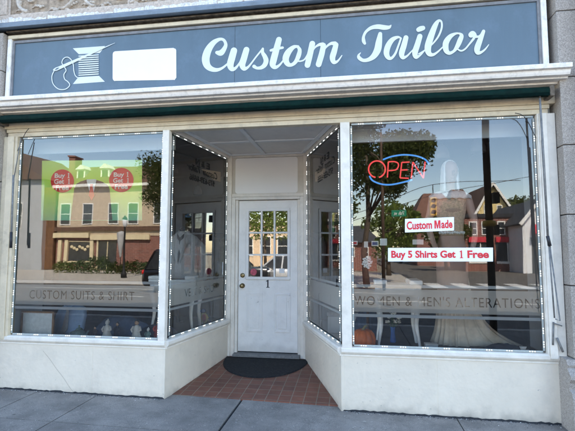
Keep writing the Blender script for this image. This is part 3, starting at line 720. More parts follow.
letters = [
 ('A', [[(126,158,18),(148,160,30),(166,140,24),(177,112,18),(165,86,15),(140,82,17),(105,103,28),(76,143,37),(62,190,41),(68,228,37),(90,250,28),(122,258,20),(155,248,13),(188,222,9)]]),
 ('A', [[(224,147,34),(212,190,36),(203,228,35),(212,252,25),(232,248,15),(256,218,9),(283,165,8)], [(296,142,31),(282,190,33),(272,226,33),(282,250,23),(302,244,13),(322,222,9),(352,182,8),(388,138,9)]]),
 ('A', [[(390,136,12),(389,158,18),(402,182,24),(409,205,26),(400,230,24),(380,245,19),(356,247,15),(340,238,19)]]),
 ('A', [[(483,84,30),(468,140,33),(452,200,35),(447,228,31),(462,243,20),(488,228,11),(518,190,7)], [(436,146,13),(470,136,15),(504,130,13)]]),
 ('B', [[(105,152,12),(78,156,20),(48,185,32),(33,222,34),(44,252,26),(66,258,18),(90,240,20),(107,205,24),(113,172,20),(100,151,12)], [(100,236,8),(122,236,8),(145,222,8),(172,170,7)]]),
 ('B', [[(186,136,30),(172,200,31),(158,259,30)], [(170,215,6),(198,162,8),(226,142,15),(246,142,24)], [(250,146,27),(240,195,30),(222,255,30)], [(234,210,6),(262,160,9),(292,136,15),(316,136,24)], [(322,142,26),(312,180,30),(302,216,30),(310,242,22),(332,236,11),(356,204,5)]]),
 ('C', [[(106,240,18),(98,222,24),(98,190,18),(116,155,18),(154,128,24),(200,120,31),(246,126,32),(280,124,22),(296,108,4)], [(217,172,26),(208,230,42),(198,285,46),(172,330,38),(135,356,26),(95,362,22),(66,344,24),(62,325,14),(76,308,5)]]),
 ('C', [[(362,200,10),(340,196,18),(302,216,31),(272,262,38),(262,310,37),(275,342,28),(298,346,18),(326,312,15),(350,250,13),(366,204,12)], [(402,200,33),(386,260,37),(371,312,37),(380,342,25),(408,332,13),(436,304,9),(452,286,6)]]),
 ('C', [[(502,190,34),(484,250,37),(467,305,38),(474,338,26),(502,326,13),(528,300,9),(552,272,7)], [(492,142,30),(508,135,34),(524,130,30)]]),
 ('D', [[(-10,352,8),(30,328,8),(80,290,9),(128,232,12),(154,170,13),(154,124,13),(134,114,18),(108,150,33),(76,232,42),(56,305,44),(64,348,34),(92,358,20),(126,338,12),(166,300,8)]]),
 ('D', [[(284,206,11),(256,206,15),(216,228,30),(186,272,39),(186,322,36),(208,346,24),(240,334,18),(266,300,28),(286,256,33),(298,222,26),(284,205,12)], [(262,312,9),(292,330,11),(322,318,11),(352,284,11),(384,244,16)]]),
 ('D', [[(366,216,36),(378,206,34),(392,220,26),(384,244,14)], [(392,226,20),(424,226,13),(458,186,9)], [(456,190,22),(432,250,34),(410,312,39),(414,342,30),(440,340,16),(468,318,11),(493,286,5)]]),
]
for k, strokes in letters:
    mb = MB()
    for i, s in enumerate(strokes): ribbon(mb, [(a, b, c*1.09) for a, b, c in s], lmap(k, 0))
    obj('letter', mb, M['letter'], sg, fixn=False)
em = lmap('E', 0); e2 = lmap('E', 0); e3 = lmap('E', 0)
mb = MB()
for poly in ([(200,95),(432,78),(395,128),(243,137)], [(240,302),(388,293),(430,335),(200,352)]): mb.add([em(*p) for p in poly], [(0,1,2,3)])
for k in range(10):
    v = 149+k*15.2; ribbon(mb, [(243,v+4,7),(315,v,8),(388,v-5,7)], em, 4, False)
obj('spool_emblem', mb, M['letter'], sg, fixn=False)
mb = MB(); ribbon(mb, [(68,258,6),(52,298,6),(60,350,6),(98,388,6),(148,390,6),(180,362,6),(166,336,6),(144,318,6),(138,285,6),(154,256,6),(140,228,6),(124,200,6),(136,170,6),(164,160,6),(190,178,6),(206,215,6),(210,260,6),(222,295,6),(242,310,6)], e2, 8)
ribbon(mb, [(68,252,15),(84,246,24),(110,235,22),(250,172,17),(400,104,9),(505,58,2)], e3, 6)
obj('needle_and_thread', mb, M['letter'], sg, fixn=False)
e4 = lmap('E', .001)
mb = MB(); ribbon(mb, [(76,250,4),(88,244,10),(102,237,4)], e4, 6); obj('needle_eye', mb, M['sign'], sg, fixn=False)
pts = []
for (cx, cz, a0) in ((173.4,77.2,0),(115.6,78.2,90),(115.6,54.2,180),(173.4,50.8,270)):
    for j in range(5):
        a = R(a0+22.5*j); pts.append(at(cx+2.8*math.cos(a)+random.uniform(-.25,.25), cz+2.8*math.sin(a)+random.uniform(-.25,.25), YS-.002))
obj('blank_patch', MB().prism(pts, (0,-.002,0)), M['patch'], sg, fixn='keep')

# ================================================================== AWNING
aw = thing('awning', 'rolled dark green awning with grey folding arms under the white cornice', 'awning', (-1,-.12,2.85))
ro = MB(); n = 60
pts = [(-3.80+i*(1.745+3.80)/n, -.13, 2.852+.001*math.sin(i*.9)) for i in range(n+1)]
ro.tube(pts, [.046+.0012*math.sin(i*1.7) for i in range(n+1)], 14); obj('roller', ro, M['green'], aw)
va = MB(); nn = 90
top = [(-3.80+i*(5.545)/nn, -.172-.002*math.sin(i*.8), 2.835) for i in range(nn+1)]; bot = [(p[0], p[1]-.003, 2.806+.0015*math.sin(i*.55)) for i, p in enumerate(top)]
va.add(top+bot, [(i,i+1,nn+2+i,nn+1+i) for i in range(nn)], True); obj('valance', va, paint('awning_dark', (.002,.009,.008), .9, .3, 20, spec=.05), aw)
def pxs(Yv, *p): return [at(a, b, Yv) for a, b in p]
ar = MB(); q = pxs(-.14, (539.5,93),(544,165),(548,240)); ar.tube(q, .010, 8)
q = pxs(-.12, (542,140),(548.5,246)); ar.tube(q, .009, 8); obj('arm', ar, M['steel'], aw)
ar = MB(); q = pxs(-.15, (547.5,236),(550,246)); ar.tube(q, .014, 10); obj('arm_joint', ar, M['dkmetal'], aw)
ar = MB(); q = pxs(-.14, (549,246),(554.5,318)); ar.tube(q, .007, 8); q = pxs(-.14, (550,246),(560,321),(555.5,319)); ar.tube(q, .006, 8); obj('arm', ar, M['steel'], aw)
ar = MB(); q = pxs(-.05, (553.5,322),(553,345)); ar.tube(q, .008, 8); q = pxs(-.06, (553,323),(562,326)); ar.tube(q, .006, 6); q = pxs(-.06, (557,338),(563,352)); ar.tube(q, .010, 8); obj('arm_bracket', ar, M['steel'], aw)
ar = MB(); q = pxs(-.10, (13.5,175),(11,245)); ar.tube(q, .010, 8); q = pxs(-.08, (21,138),(14,178)); ar.tube(q, .005, 6); obj('arm', ar, M['steel'], aw)
ar = MB(); q = pxs(-.11, (11.3,232),(10.8,248)); ar.tube(q, .014, 8); obj('arm_joint', ar, M['dkmetal'], aw)
for poly in ([(515,113),(522,115),(528,122),(533,132),(536,138)], [(29,128.5),(26,132),(22,140),(17.5,151)]):
    m_ = MB(); m_.tube(spline([tuple(v) for v in pxs(-.06, *poly)], 4), .0035, 6); obj('cable', m_, M['dkmetal'], aw)
for a, b in ((-3.85,-3.80), (1.745,1.79)): obj('end_bracket', MB().box(a,b,-.17,-.03,2.80,2.90), M['gap'], aw, bevel=.01)

# ================================================================== door mat
mt = MB(); n = 40; hw, dp = .55, .70
def mring(k, z): return [(-1.135+hw*k*math.cos(math.pi+math.pi*j/n), 1.40-dp*k*abs(math.sin(math.pi*j/n)), entry(0, 1.40-dp*k*abs(math.sin(math.pi*j/n)))+z) for j in range(n+1)]
r0, r1, r2 = mring(1, .001), mring(.985, .014), mring(.93, .010)
mt.loft([r0, r1, r2], cap=False); mt.add(r2, [tuple(range(n+1))])
tag(obj('door_mat', mt, M['mat']), 'black half round rubber mat on the red tiles at the door', 'door mat')
# ================================================================== THINGS IN THE WINDOWS
PT = .44
M.update(
 poster=gradmat('poster_green', [(0,(.20,.60,.36)),(.3,(.42,.76,.22)),(.6,(.60,.88,.10)),(1,(.68,.92,.28))], .0, .64, .3),
 suit=paint('suit_print', (.085,.08,.08), .6, .15, 20), shirt=paint('shirt_print', (.72,.75,.80), .6, .03, 9),
 coat=paint('grey_wool', (.42,.42,.43), .9, .12, 60, .4, 220), vest=paint('dark_wool', (.02,.02,.024), .9, .2, 50),
 blue=paint('denim_blue', (.045,.075,.14), .85, .25, 14, .3, 150), blue2=paint('pale_blue_shirt', (.30,.42,.62), .8, .1, 10, .2, 100), navy=paint('navy_cloth', (.018,.025,.05), .9, .3, 14),
 frame=paint('oak_frame', (.30,.16,.07), .5, .25, 18), print=paint('framed_print', (.78,.82,.82), .6, .10, 22),
 teal=paint('celadon_glaze', (.16,.26,.24), .25, .3, 14), porc=paint('porcelain', (.66,.63,.58), .3, .12, 20), redg=paint('red_glaze', (.40,.05,.03), .3, .3, 20), flesh=paint('figure_tan', (.45,.28,.17), .5, .2, 20),
 gown=paint('gown_champagne', (.80,.68,.54), .6, .16, 7, .25, 60), bodice=paint('bodice_rose', (.74,.53,.40), .7, .22, 45, .8, 90),
 lace=paint('white_lace', (.88,.88,.88), .8, .08, 40, .4, 90), mann=paint('mannequin_skin', (.50,.34,.28), .5, .05, 6), wig=paint('white_wig', (.88,.88,.88), .7, .1, 40, .4, 70, streak=True),
 maroon=paint('dark_maroon_velvet', (.11,.03,.022), .85, .3, 16), vase=paint('cobalt_glass', (.02,.09,.30), .15, .15, 8), leafd=paint('stem_green', (.05,.10,.03), .7, .3, 20),
 shade=paint('grey_shade', (.30,.30,.30), .6, .1, 9), multi=paint('bright_toy', (.55,.42,.06), .5, .3, 9),
)
# ---- poster
YP = .055
po = thing('poster', 'green poster of a headless suit with two red Buy 1 Get 1 Free badges', 'poster', at(92,220,YP))
c = [at(42,160.7,YP), at(142,159.8,YP), at(142,220.5,YP), at(41,220.5,YP)]
obj('sheet', MB().add([c[3],c[2],c[1],c[0]], [(0,1,2,3)]), M['poster'], po, fixn='keep')
def pq(u, v, l): return at(40+u/4.4, 140+v/4.4, YP-.002-l)
def poly(name, pts, l, m, par): return obj(name, MB().add([pq(u, v, l) for u, v in pts], [tuple(range(len(pts)))]), m, par, fixn=False)
poly('printed_jacket', [(205,174),(180,182),(160,192),(150,215),(143,280),(134,352),(318,352),(312,280),(306,215),(300,200),(275,184),(250,176),(227,262)][::-1], .0, M['suit'], po)
poly('printed_shirt', [(206,173),(245,172),(254,186),(228,264),(204,188)][::-1], .001, M['shirt'], po)
poly('printed_tie', [(219,194),(233,194),(231,204),(239,244),(227,266),(214,244),(221,204)][::-1], .002, M['red'], po)
obj('printed_lapel', MB().add([pq(u,v,.0015) for u,v in ((204,176),(188,198),(196,205),(192,214),(227,268),(224,250))], [(0,1,2,3,4,5)]).add([pq(u,v,.0015) for u,v in ((248,176),(268,196),(258,204),(264,212),(229,268),(232,250))], [(0,1,2,3,4,5)]), paint('lapel_print', (.05,.047,.047), .6, .1, 20), po, fixn=False)
M['white2'] = paint('print_white', (.84,.84,.82), .5, .02, 8)
for (cx, cy, r) in ((62.3,181,11.6),(121.3,180,12.2)):
    b = obj('red_badge', MB().add([at(cx+r*math.cos(t*math.pi/20), cy+r*math.sin(t*math.pi/20), YP-.003) for t in range(40)], [tuple(range(40))]), M['red'], po, fixn=False)
    k = (at(cx+1, cy, YP)-at(cx, cy, YP)).length
    for s, dy, w, xo, x1 in (('Buy',-5.6,10.5,-2.4,6.3),('Get',.4,10,-3.2,6.6),('Free',6.6,13,0,None)):
        obj('lettering', text_mb(s, (at(cx+xo, cy+dy+(.8 if s == 'Buy' else 0), YP-.005),(1,0,0),(0,0,1)), w=w*k, h=(5.6 if s == 'Buy' else 4.6)*k, bold=.03), M['white2'], b, fixn='keep')
        if x1: obj('numeral', one_mb((at(cx+x1, cy+dy, YP-.005),(1,0,0),(0,0,1)), 4.7*k), M['white2'], b, fixn=False)
# ---- paper signs
YQ = .0145
for s, bx, lab in (('Custom Made', ((405,219),(454,217),(454,230.5),(405,232.5)), 'small white paper sign reading Custom Made in red, above the longer one'),
                   ('Buy 5 Shirts Get 1 Free', ((388,248),(493,247.6),(493,261.5),(388,261.5)), 'long white paper strip reading Buy 5 Shirts Get 1 Free in red')):
    q = [at(a, b, YQ) for a, b in bx]; t = thing('paper_sign', lab, 'paper sign', q[3])
    obj('sheet', MB().add([q[3],q[2],q[1],q[0]], [(0,1,2,3)]), M['paper'], t, fixn='keep')
    cc = (q[0]+q[1]+q[2]+q[3])/4; r = (q[1]-q[0]+q[2]-q[3]); w = r.length/2; r.normalize(); h = (q[0]-q[3]).length
    cc += Vector((0,-.002,0))
    if s.startswith('Custom'):
        hh = h*.62; z_ = Vector((0,0,1))
        obj('lettering', text_mb('Custom', (cc-r*(w*.205), r, (0,0,1)), w=w*.52, h=hh, bold=.03), M['red'], t, fixn='keep')
        Mp = [(-.5,-.5),(-.26,-.5),(-.26,.12),(-.08,-.5),(.08,-.5),(.26,.12),(.26,-.5),(.5,-.5),(.5,.5),(.17,.5),(0,-.12),(-.17,.5),(-.5,.5)]
        obj('letter', MB().add([cc+r*(w*.165+a*w*.125)+z_*(b_*hh*.97) for a, b_ in Mp], [tuple(range(13))]), M['red'], t, fixn=False)
        obj('lettering', text_mb('ade', (cc+r*(w*.355), r, (0,0,1)), w=w*.225, h=hh, bold=.03), M['red'], t, fixn='keep')
    else:
        obj('lettering', text_mb('Buy 5 Shirts Get', (cc-r*(w*.158)-Vector((0,0,h*.045)), r, (0,0,1)), w=w*.62, h=h*.70, bold=.035), M['red'], t, fixn='keep')
        obj('numeral', one_mb((cc+r*(w*.205)+Vector((0,0,h*.02)), r, (0,0,1)), h*.56), M['red'], t, fixn=False)
        obj('lettering', text_mb('Free', (cc+r*(w*.362)+Vector((0,0,h*.02)), r, (0,0,1)), w=w*.20, h=h*.56, bold=.035), M['red'], t, fixn='keep')
# ---- neon OPEN
YN = .10
ne = thing('neon_sign', 'red and blue neon OPEN sign hanging in the right window', 'neon sign', at(400,184,YN))
def nm(u, v): return at(360+u/7.1875, 145+v/7.1875, YN)
def ntube(lst, r, m, name):
    mb = MB()
    for l in lst: mb.tube([nm(*p) for p in l], r, 8)
    obj(name, mb, m, ne)
ntube([[(122+60*math.cos(R(100+a)), 174+60*math.sin(R(100+a))) for a in range(0, 345, 12)]], .0075, M['neonr'], 'letter_tube')
ntube([[(197,233),(200,180),(204,122)], spline([(204,121),(245,119),(272,130),(276,152),(262,175),(235,182),(204,184)], 4)], .0066, M['neonr'], 'letter_tube')
ntube([[(356,122),(300,125)], [(300,125),(294,180),(288,236)], [(288,236),(350,239)], [(294,180),(342,178)]], .0066, M['neonr'], 'letter_tube')
ntube([[(368,240),(374,180),(380,122)], [(380,122),(418,180),(456,238)], [(456,238),(462,180),(468,120)]], .0066, M['neonr'], 'letter_tube')
ntube([spline([(165,105),(230,82),(320,70),(410,80),(470,105),(495,138)], 5)], .008, M['neonb'], 'arc_tube')
ntube([spline([(68,222),(90,255),(150,280),(220,285),(300,270),(375,250)], 5)], .008, M['neonb'], 'arc_tube')
hw_ = MB(); 
for u in (150, 430): hw_.tube([nm(u, 108 if u < 200 else 86)+Vector((0,.012,0)), nm(u, -20)+Vector((0,.012,0))], .0018, 5)
hw_.tube([nm(70,178)+Vector((0,.02,0)), nm(480,170)+Vector((0,.02,0))], .004, 6); obj('hanger', hw_, M['black'], ne)
# ---- pumpkin
pk = thing('pumpkin', 'round orange ribbed pumpkin at the left end of the right window', 'pumpkin', (.085,.24,PT))
prof = [(.03,.012),(.07,.004),(.10,.022),(.122,.065),(.125,.105),(.112,.15),(.085,.182),(.05,.195),(.02,.188),(.008,.182)]
obj('shell', MB().lathe((.085,.24,PT), prof, 60, lobes=10, la=.13), M['orange'], pk)
obj('stem', MB().tube([(.085,.24,PT+.18),(.088,.24,PT+.205),(.10,.236,PT+.225),(.12,.23,PT+.232)], [.022,.014,.011,.013], 8), M['stem'], pk)
# ---- white console tables with curved legs
def table(x0, x1, y0, y1, ht, label):
    t = thing('console_table', label, 'table', ((x0+x1)/2,(y0+y1)/2,PT), 'white cabriole tables in the windows'); z = PT+ht
    obj('table_top', MB().box(x0, x1, y0, y1, z-.032, z-.004), M['tbl'], t, bevel=.008)
    obj('apron', MB().box(x0+.03, x1-.03, y0+.03, y1-.03, z-.11, z-.033), M['tbl'], t, bevel=.006)
    for xa in (x0, x1-.13):
        obj('end_block', MB().box(xa, xa+.13, y0-.012, y1+.012, z-.003, z+.042), M['tbl'], t, bevel=.012)
    for sx, xa in ((1, x0+.045), (-1, x1-.045)):
        for sy, ya in ((1, y0+.045), (-1, y1-.045)):
            pts = [(xa, ya, z-.04), (xa-sx*.012, ya-sy*.008, z-.16), (xa+sx*.012, ya+sy*.006, z-.30), (xa+sx*.020, ya+sy*.01, z-.42), (xa+sx*.004, ya, z-.54), (xa-sx*.008, ya-sy*.004, PT+.02), (xa-sx*.014, ya-sy*.006, PT)]
            obj('leg', MB().tube(spline(pts, 4), [.036-.022*min(1, i/18) for i in range(25)], 8), M['tbl'], t)
    return t
table(.20, .68, .30, .66, .64, 'white cabriole leg table beside the pumpkin in the right window')
table(-2.50, -1.90, .78, 1.16, .63, 'white cabriole leg table beneath the grey jacket in the left window')
# ---- suit jacket on a bust form standing on the left table
def ringz(cx, cy, z, rx, ry, n=28, p=2.4):
    out = []
    for j in range(n):
        t = 2*math.pi*j/n; c_, s_ = math.cos(t), math.sin(t)
        out.append((cx+rx*math.copysign(abs(c_)**(2/p), c_), cy+ry*math.copysign(abs(s_)**(2/p), s_), z))
    return out
jx, jy, jz = -2.12, .95, PT+.64
jk = thing('suit_jacket', 'grey suit jacket with dark vest on a bust form in the left window', 'jacket form', (jx,jy,jz))
obj('jacket_body', MB().loft([ringz(jx,jy,jz+a,b,c_) for a,b,c_ in ((0,.20,.13),(.12,.205,.14),(.24,.215,.145),(.38,.225,.145),(.46,.215,.13),(.52,.16,.10),(.56,.085,.075),(.585,.07,.065))]), M['coat'], jk)
for s in (-1, 1):
    obj('sleeve', MB().loft([[Vector(p)+Vector((s*d,0,0)) for p in ringz(jx,jy-.01,jz+a,b,c_,16)] for a,b,c_,d in ((-.02,.045,.05,.265),(.15,.055,.06,.26),(.32,.065,.07,.24),(.42,.06,.065,.205),(.47,.03,.04,.18))]), M['coat'], jk)
vf = MB(); vf.add([(jx-.05,jy-.10,jz+.56),(jx,jy-.165,jz+.18),(jx+.05,jy-.10,jz+.56),(jx,jy-.13,jz+.50)], [(0,1,3),(3,1,2)]); obj('vest_front', vf, M['vest'], jk)
for s in (-1, 1):
    l_ = MB(); l_.add([(jx+s*.055,jy-.105,jz+.57),(jx+s*.12,jy-.150,jz+.44),(jx+s*.10,jy-.16,jz+.40),(jx+s*.006,jy-.172,jz+.16)], [(0,1,2,3)]); obj('lapel', l_, M['coat'], jk)
obj('neck_cap', MB().lathe((jx,jy,jz+.585), [(.055,0),(.05,.04),(.03,.055),(.005,.06)], 16), M['vest'], jk)
# ---- framed print, shirt, folded cloth
fx0, fx1, fy = -3.73, -3.32, .20
fp_ = thing('framed_picture', 'oak framed pale print leaning at the left end of the left window', 'picture', ((fx0+fx1)/2,fy,PT))
z0, z1, w = PT+.006, PT+.30, .022
f = MB(); f.box(fx0,fx1,fy,fy+.02,z0,z0+w); f.box(fx0,fx1,fy,fy+.02,z1-w,z1); f.box(fx0,fx0+w,fy,fy+.02,z0+w,z1-w); f.box(fx1-w,fx1,fy,fy+.02,z0+w,z1-w); obj('frame', f, M['frame'], fp_, bevel=.004)
obj('print', MB().box(fx0+w,fx1-w,fy+.008,fy+.016,z0+w,z1-w), M['print'], fp_)
ex_ = MB(); ex_.obox(((fx0+fx1)/2,fy+.021,z1-.04),((fx0+fx1)/2,fy+.14,PT+.002),.05,.006); obj('easel_back', ex_, M['frame'], fp_)
sx0, sy0 = -3.36, .50
sh = thing('folded_shirt', 'pale blue shirt with a grey tie behind the framed picture', 'shirt', (sx0,sy0,PT))
obj('shirt_front', MB().loft([[Vector((p[0]+0, p[1]+.10*(a/.33)-.0, p[2])) for p in ringz(sx0,sy0,PT+a,b,c_,24,3.5)] for a,b,c_ in ((.002,.19,.05),(.06,.195,.055),(.2,.19,.055),(.29,.17,.05),(.32,.10,.04),(.33,.05,.03))]), M['blue2'], sh)
obj('tie', MB().prism([(sx0-.02,sy0+.008,PT+.305),(sx0+.02,sy0+.008,PT+.305),(sx0+.014,sy0,PT+.27),(sx0+.035,sy0-.045,PT+.06),(sx0,sy0-.052,PT+.02),(sx0-.035,sy0-.045,PT+.06),(sx0-.014,sy0,PT+.27)], (0,-.012,0)), M['coat'], sh)
obj('collar', MB().prism([(sx0-.06,sy0+.01,PT+.335),(sx0,sy0,PT+.315),(sx0-.03,sy0-.02,PT+.27)],(0,-.01,0)).prism([(sx0+.06,sy0+.01,PT+.335),(sx0,sy0,PT+.315),(sx0+.03,sy0-.02,PT+.27)],(0,-.01,0)), M['blue2'], sh)
def heap(name, label, cat, c, rx, ry, h, m, seed, group=None):
    random.seed(seed); n, k = 36, 12; vs = []; ph = [random.uniform(0,6.28) for _ in range(5)]
    for i in range(k+1):
        a = i/k*math.pi/2
        for j in range(n):
            t = 2*math.pi*j/n; wv = 1+.10*math.sin(3*t+ph[0])+.07*math.sin(7*t+ph[1]+2*a)+.04*math.sin(13*t+ph[2])
            vs.append((c[0]+rx*math.cos(a)*math.cos(t)*wv, c[1]+ry*math.cos(a)*math.sin(t)*wv, c[2]+h*math.sin(a)*(1+.18*math.sin(4*t+ph[3]+3*a)*math.cos(a))))
    mb = MB().add(vs, [(i*n+j, i*n+(j+1)%n, (i+1)*n+(j+1)%n, (i+1)*n+j) for i in range(k) for j in range(n)], True)
    return tag(obj(name, mb, m), label, cat, group)
heap('draped_cloth', 'crumpled denim blue cloth behind the figurines in the left window', 'cloth', (-2.75,.62,PT), .34, .16, .20, M['blue'], 4)
heap('draped_cloth', 'dark navy cloth heap right of the denim one', 'cloth', (-2.20,.50,PT), .22, .13, .14, M['navy'], 9)
heap('draped_cloth', 'dark cloth heap at the right end of the right window', 'cloth', (1.42,.30,PT), .19, .10, .085, M['navy'], 12)
# ---- teapot and figurines
def sc_at(px, py, Y): p = at(px, py, Y); return Vector((p.x, Y, PT))
b = sc_at(79,331,.20); tp_ = thing('teapot', 'celadon green teapot between the picture and the figurines', 'teapot', b)
obj('pot', MB().lathe(b, [(.03,.0),(.045,.006),(.068,.03),(.076,.06),(.066,.092),(.04,.108),(.032,.112)], 24), M['teal'], tp_)
obj('lid', MB().lathe(b, [(.036,.113),(.03,.124),(.012,.134),(.006,.14),(.012,.15),(.008,.158),(.002,.16)], 16), M['teal'], tp_)
obj('spout', MB().tube([b+Vector(v) for v in ((.06,0,.045),(.09,0,.06),(.105,0,.088),(.118,0,.105))], [.02,.014,.011,.010], 8), M['teal'], tp_)
obj('handle', MB().tube([b+Vector((-.062-.045*math.sin(t*math.pi/8), 0, .035+.058*t/8)) for t in range(9)], .007, 8), M['teal'], tp_)
def figurine(px, Y, h, body, head, label):
    b = sc_at(px, 333, Y); t = thing('figurine', label, 'figurine', b, 'small figurines in the left window'); s = h/.2
    obj('base', MB().lathe(b, [(.045*s,0),(.048*s,.01*s),(.04*s,.022*s),(.03*s,.026*s)], 18), M['dkwood'], t)
    o = MB().loft([[(b.x+rx*s*math.cos(2*math.pi*j/16)*(1+.12*math.sin(3*(2*math.pi*j/16)+z*40)), b.y+ry*s*math.sin(2*math.pi*j/16), b.z+z*s) for j in range(16)] for z,rx,ry in ((.026,.042,.036),(.05,.046,.04),(.08,.036,.032),(.11,.032,.026),(.135,.034,.026),(.15,.02,.018),(.158,.011,.011))])
    for sd in (-1, 1): o.tube([b+Vector(v)*s for v in ((sd*.03,0,.14),(sd*.048,-.012,.11),(sd*.024,-.036,.095))], [.012*s,.011*s,.008*s], 8)
    obj('robed_body', o, body, t)
    h_ = MB().ell(b+Vector((0,0,.176*s)), (.02*s,.021*s,.024*s), 12, 8); h_.ell(b+Vector((0,-.021*s,.174*s)), (.004*s,.005*s,.005*s), 6, 5); obj('head', h_, head, t)
    obj('hair', MB().ell(b+Vector((0,.006*s,.186*s)), (.0215*s,.021*s,.018*s), 12, 8).ell(b+Vector((0,.012*s,.206*s)), (.009*s,.009*s,.009*s), 8, 6), M['black'] if head is M['flesh'] else M['porc'], t)
figurine(107, .22, .215, M['porc'], M['porc'], 'white porcelain robed figurine next to the teapot')
figurine(136.5, .22, .225, M['porc'], M['flesh'], 'porcelain robed figurine with a tan face and dark hair')
figurine(158, .34, .21, M['redg'], M['flesh'], 'red robed figurine by the corner post')
figurine(95, .30, .13, M['dkwood'], M['flesh'], 'small dark wooden robed figurine just right of the teapot')
figurine(148, .24, .14, M['teal'], M['porc'], 'small green robed figurine with a white head near the corner post')
figurine(117, .36, .17, M['navy'], M['flesh'], 'navy robed figurine behind the tiny white box')
b = sc_at(125,333,.16); t = thing('trinket_box', 'tiny white lidded box between two figurines', 'box', b)
obj('box_body', MB().box(b.x-.024,b.x+.024,b.y-.02,b.y+.02,PT,PT+.038), M['patch'], t, bevel=.003); obj('box_lid', MB().box(b.x-.027,b.x+.027,b.y-.023,b.y+.023,PT+.039,PT+.054), M['patch'], t, bevel=.004)
# small things behind the left side window
b = Vector((-2.0,1.28,PT)); t = thing('standing_card', 'small pale card in a dark stand behind the left entry side window', 'card', b)
obj('card', MB().obox(b+Vector((0,0,.01)), b+Vector((-.03,.0,.20)), .12, .006, (1,0,0)), M['print'], t); obj('stand', MB().box(b.x-.05,b.x+.05,b.y-.05,b.y+.05,PT,PT+.011), M['dkwood'], t, bevel=.003)
b = Vector((-1.93,1.22,PT)); t = thing('toy_bird', 'yellow and blue ornamental bird behind the left entry side window', 'ornament', b)
obj('body', MB().loft([[(b.x+q[1]+q[2]*math.cos(2*math.pi*j/14), b.y+q[2]*.8*math.sin(2*math.pi*j/14), b.z+q[0]) for j in range(14)] for q in ((.0,0,.03),(.012,0,.035),(.02,0,.012),(.045,0,.014),(.07,0,.045),(.11,.005,.055),(.15,.0,.04),(.175,-.01,.025))]), M['multi'], t)
obj('head', MB().ell(b+Vector((-.015,0,.20)), (.032,.028,.03), 12, 8).tube([b+Vector((-.04,0,.2)),b+Vector((-.062,0,.193)),b+Vector((-.075,0,.185))],[.012,.008,.002],8), M['vase'], t)
obj('wing', MB().ell(b+Vector((.01,-.046,.115)), (.03,.01,.05), 10, 7), M['redg'], t); obj('tail', MB().obox(b+Vector((.03,0,.13)), b+Vector((.09,0,.06)), .03, .008), M['vase'], t)
b = Vector((-1.86,1.38,1.10)); tag(obj('notice_card', MB().obox((-1.765,1.34,1.10),(-1.765,1.34,1.27),.085,.003,(.15,1,0)), M['print']), 'small pale notice card near the door end of the left side window', 'card')
b = Vector((-.30,1.12,PT)); t = thing('storage_box', 'pale storage box behind the right entry side window', 'box', b)
obj('box_body', MB().box(b.x-.02,b.x+.36,b.y-.1,b.y+.24,PT,PT+.20), M['inwhite'], t, bevel=.01); obj('box_lid', MB().box(b.x-.03,b.x+.37,b.y-.11,b.y+.25,PT+.201,PT+.25), M['coat'], t, bevel=.01)
heap('draped_cloth', 'slate blue cloth heap behind the right entry side window', 'cloth', (.14,.98,PT), .16, .16, .34, M['blue'], 21)
# ---- mannequin in a long gown
mx, my = at(450,200,.66).x, .66
def mz(py): return at(450, py, my).z
def body_surface():
    mb = MB(); z = mz
    # torso, neck and head in one run of sections: (z, dx, dy, rx, ry)
    S = [(z(300),0,0,.155,.125),(z(262),0,0,.165,.125),(z(248),.0,0,.155,.118),(z(234),.0,0,.118,.095),(z(222),.0,-.005,.125,.105),(z(211),0,-.015,.148,.125),(z(203),0,-.008,.150,.112),
         (z(198),0,0,.165,.088),(z(194.5),0,.006,.15,.07),(z(192),.0,.01,.10,.055),(z(190),.0,.012,.058,.050),(z(186),.004,.008,.05,.05),(z(182.5),.008,.0,.052,.056),
         (z(180),.012,-.012,.055,.075),(z(176),.012,-.014,.068,.088),(z(171),.012,-.010,.075,.095),(z(166),.010,-.004,.072,.092),(z(163),.01,.0,.055,.07),(z(161.5),.01,.0,.03,.04)]
    mb.loft([ringz(mx+a, my+b_, zz, rx, ry, 32, 2.2) for zz, a, b_, rx, ry in S])
    mb.tube([(mx+.016,my-.100,z(172)),(mx+.02,my-.122,z(175)),(mx+.02,my-.104,z(176.6))], [.008,.014,.010], 8)     # nose
    mb.ell((mx+.018,my-.098,z(179)), (.022,.012,.008)); mb.ell((mx+.014,my-.088,z(181.5)), (.022,.02,.014))
    for s in (-1, 1): mb.ell((mx+.012+s*.076,my+.005,z(174)), (.010,.022,.032), 8, 6)
    sh_ = lambda s: Vector((mx+s*.175, my, z(197)))
    # right-hand side arm hangs and bends, far arm rests behind the skirt
    for pts in ([sh_(1), Vector((mx+.215,my-.01,z(212))), Vector((mx+.245,my-.01,z(224))), Vector((mx+.225,my-.07,z(237))), Vector((mx+.185,my-.12,z(249)))],
                [sh_(-1), Vector((mx-.205,my+.01,z(212))), Vector((mx-.235,my+.02,z(224))), Vector((mx-.215,my-.05,z(237))), Vector((mx-.18,my-.10,z(249)))]):
        q = spline([tuple(p) for p in pts], 6); mb.tube(q, [.05-.024*(i/(len(q)-1)) for i in range(len(q))], 12)
        w = pts[-1]; d = (pts[-1]-pts[-2]).normalized(); sd = d.cross(Vector((0,-1,0))).normalized()
        mb.ell(w+d*.045, (.030,.016,.045), 12, 8)
        for k in range(4):
            o = sd*(k-1.5)*.015; ln_ = (.062,.074,.070,.054)[k]; f0 = w+d*.08+o
            mb.tube([f0, f0+d*ln_*.5+Vector((0,-.004,0)), f0+d*ln_+Vector((0,.008,0))], [.0085,.008,.006], 7)
        th0 = w+d*.03+sd*.026; mb.tube([th0, th0+d*.03+sd*.018, th0+d*.058+sd*.02], [.010,.009,.007], 7)
    return mb
mn = thing('mannequin', 'white haired mannequin in a strapless rose bodice and long taupe gown', 'mannequin', (mx,my,PT))
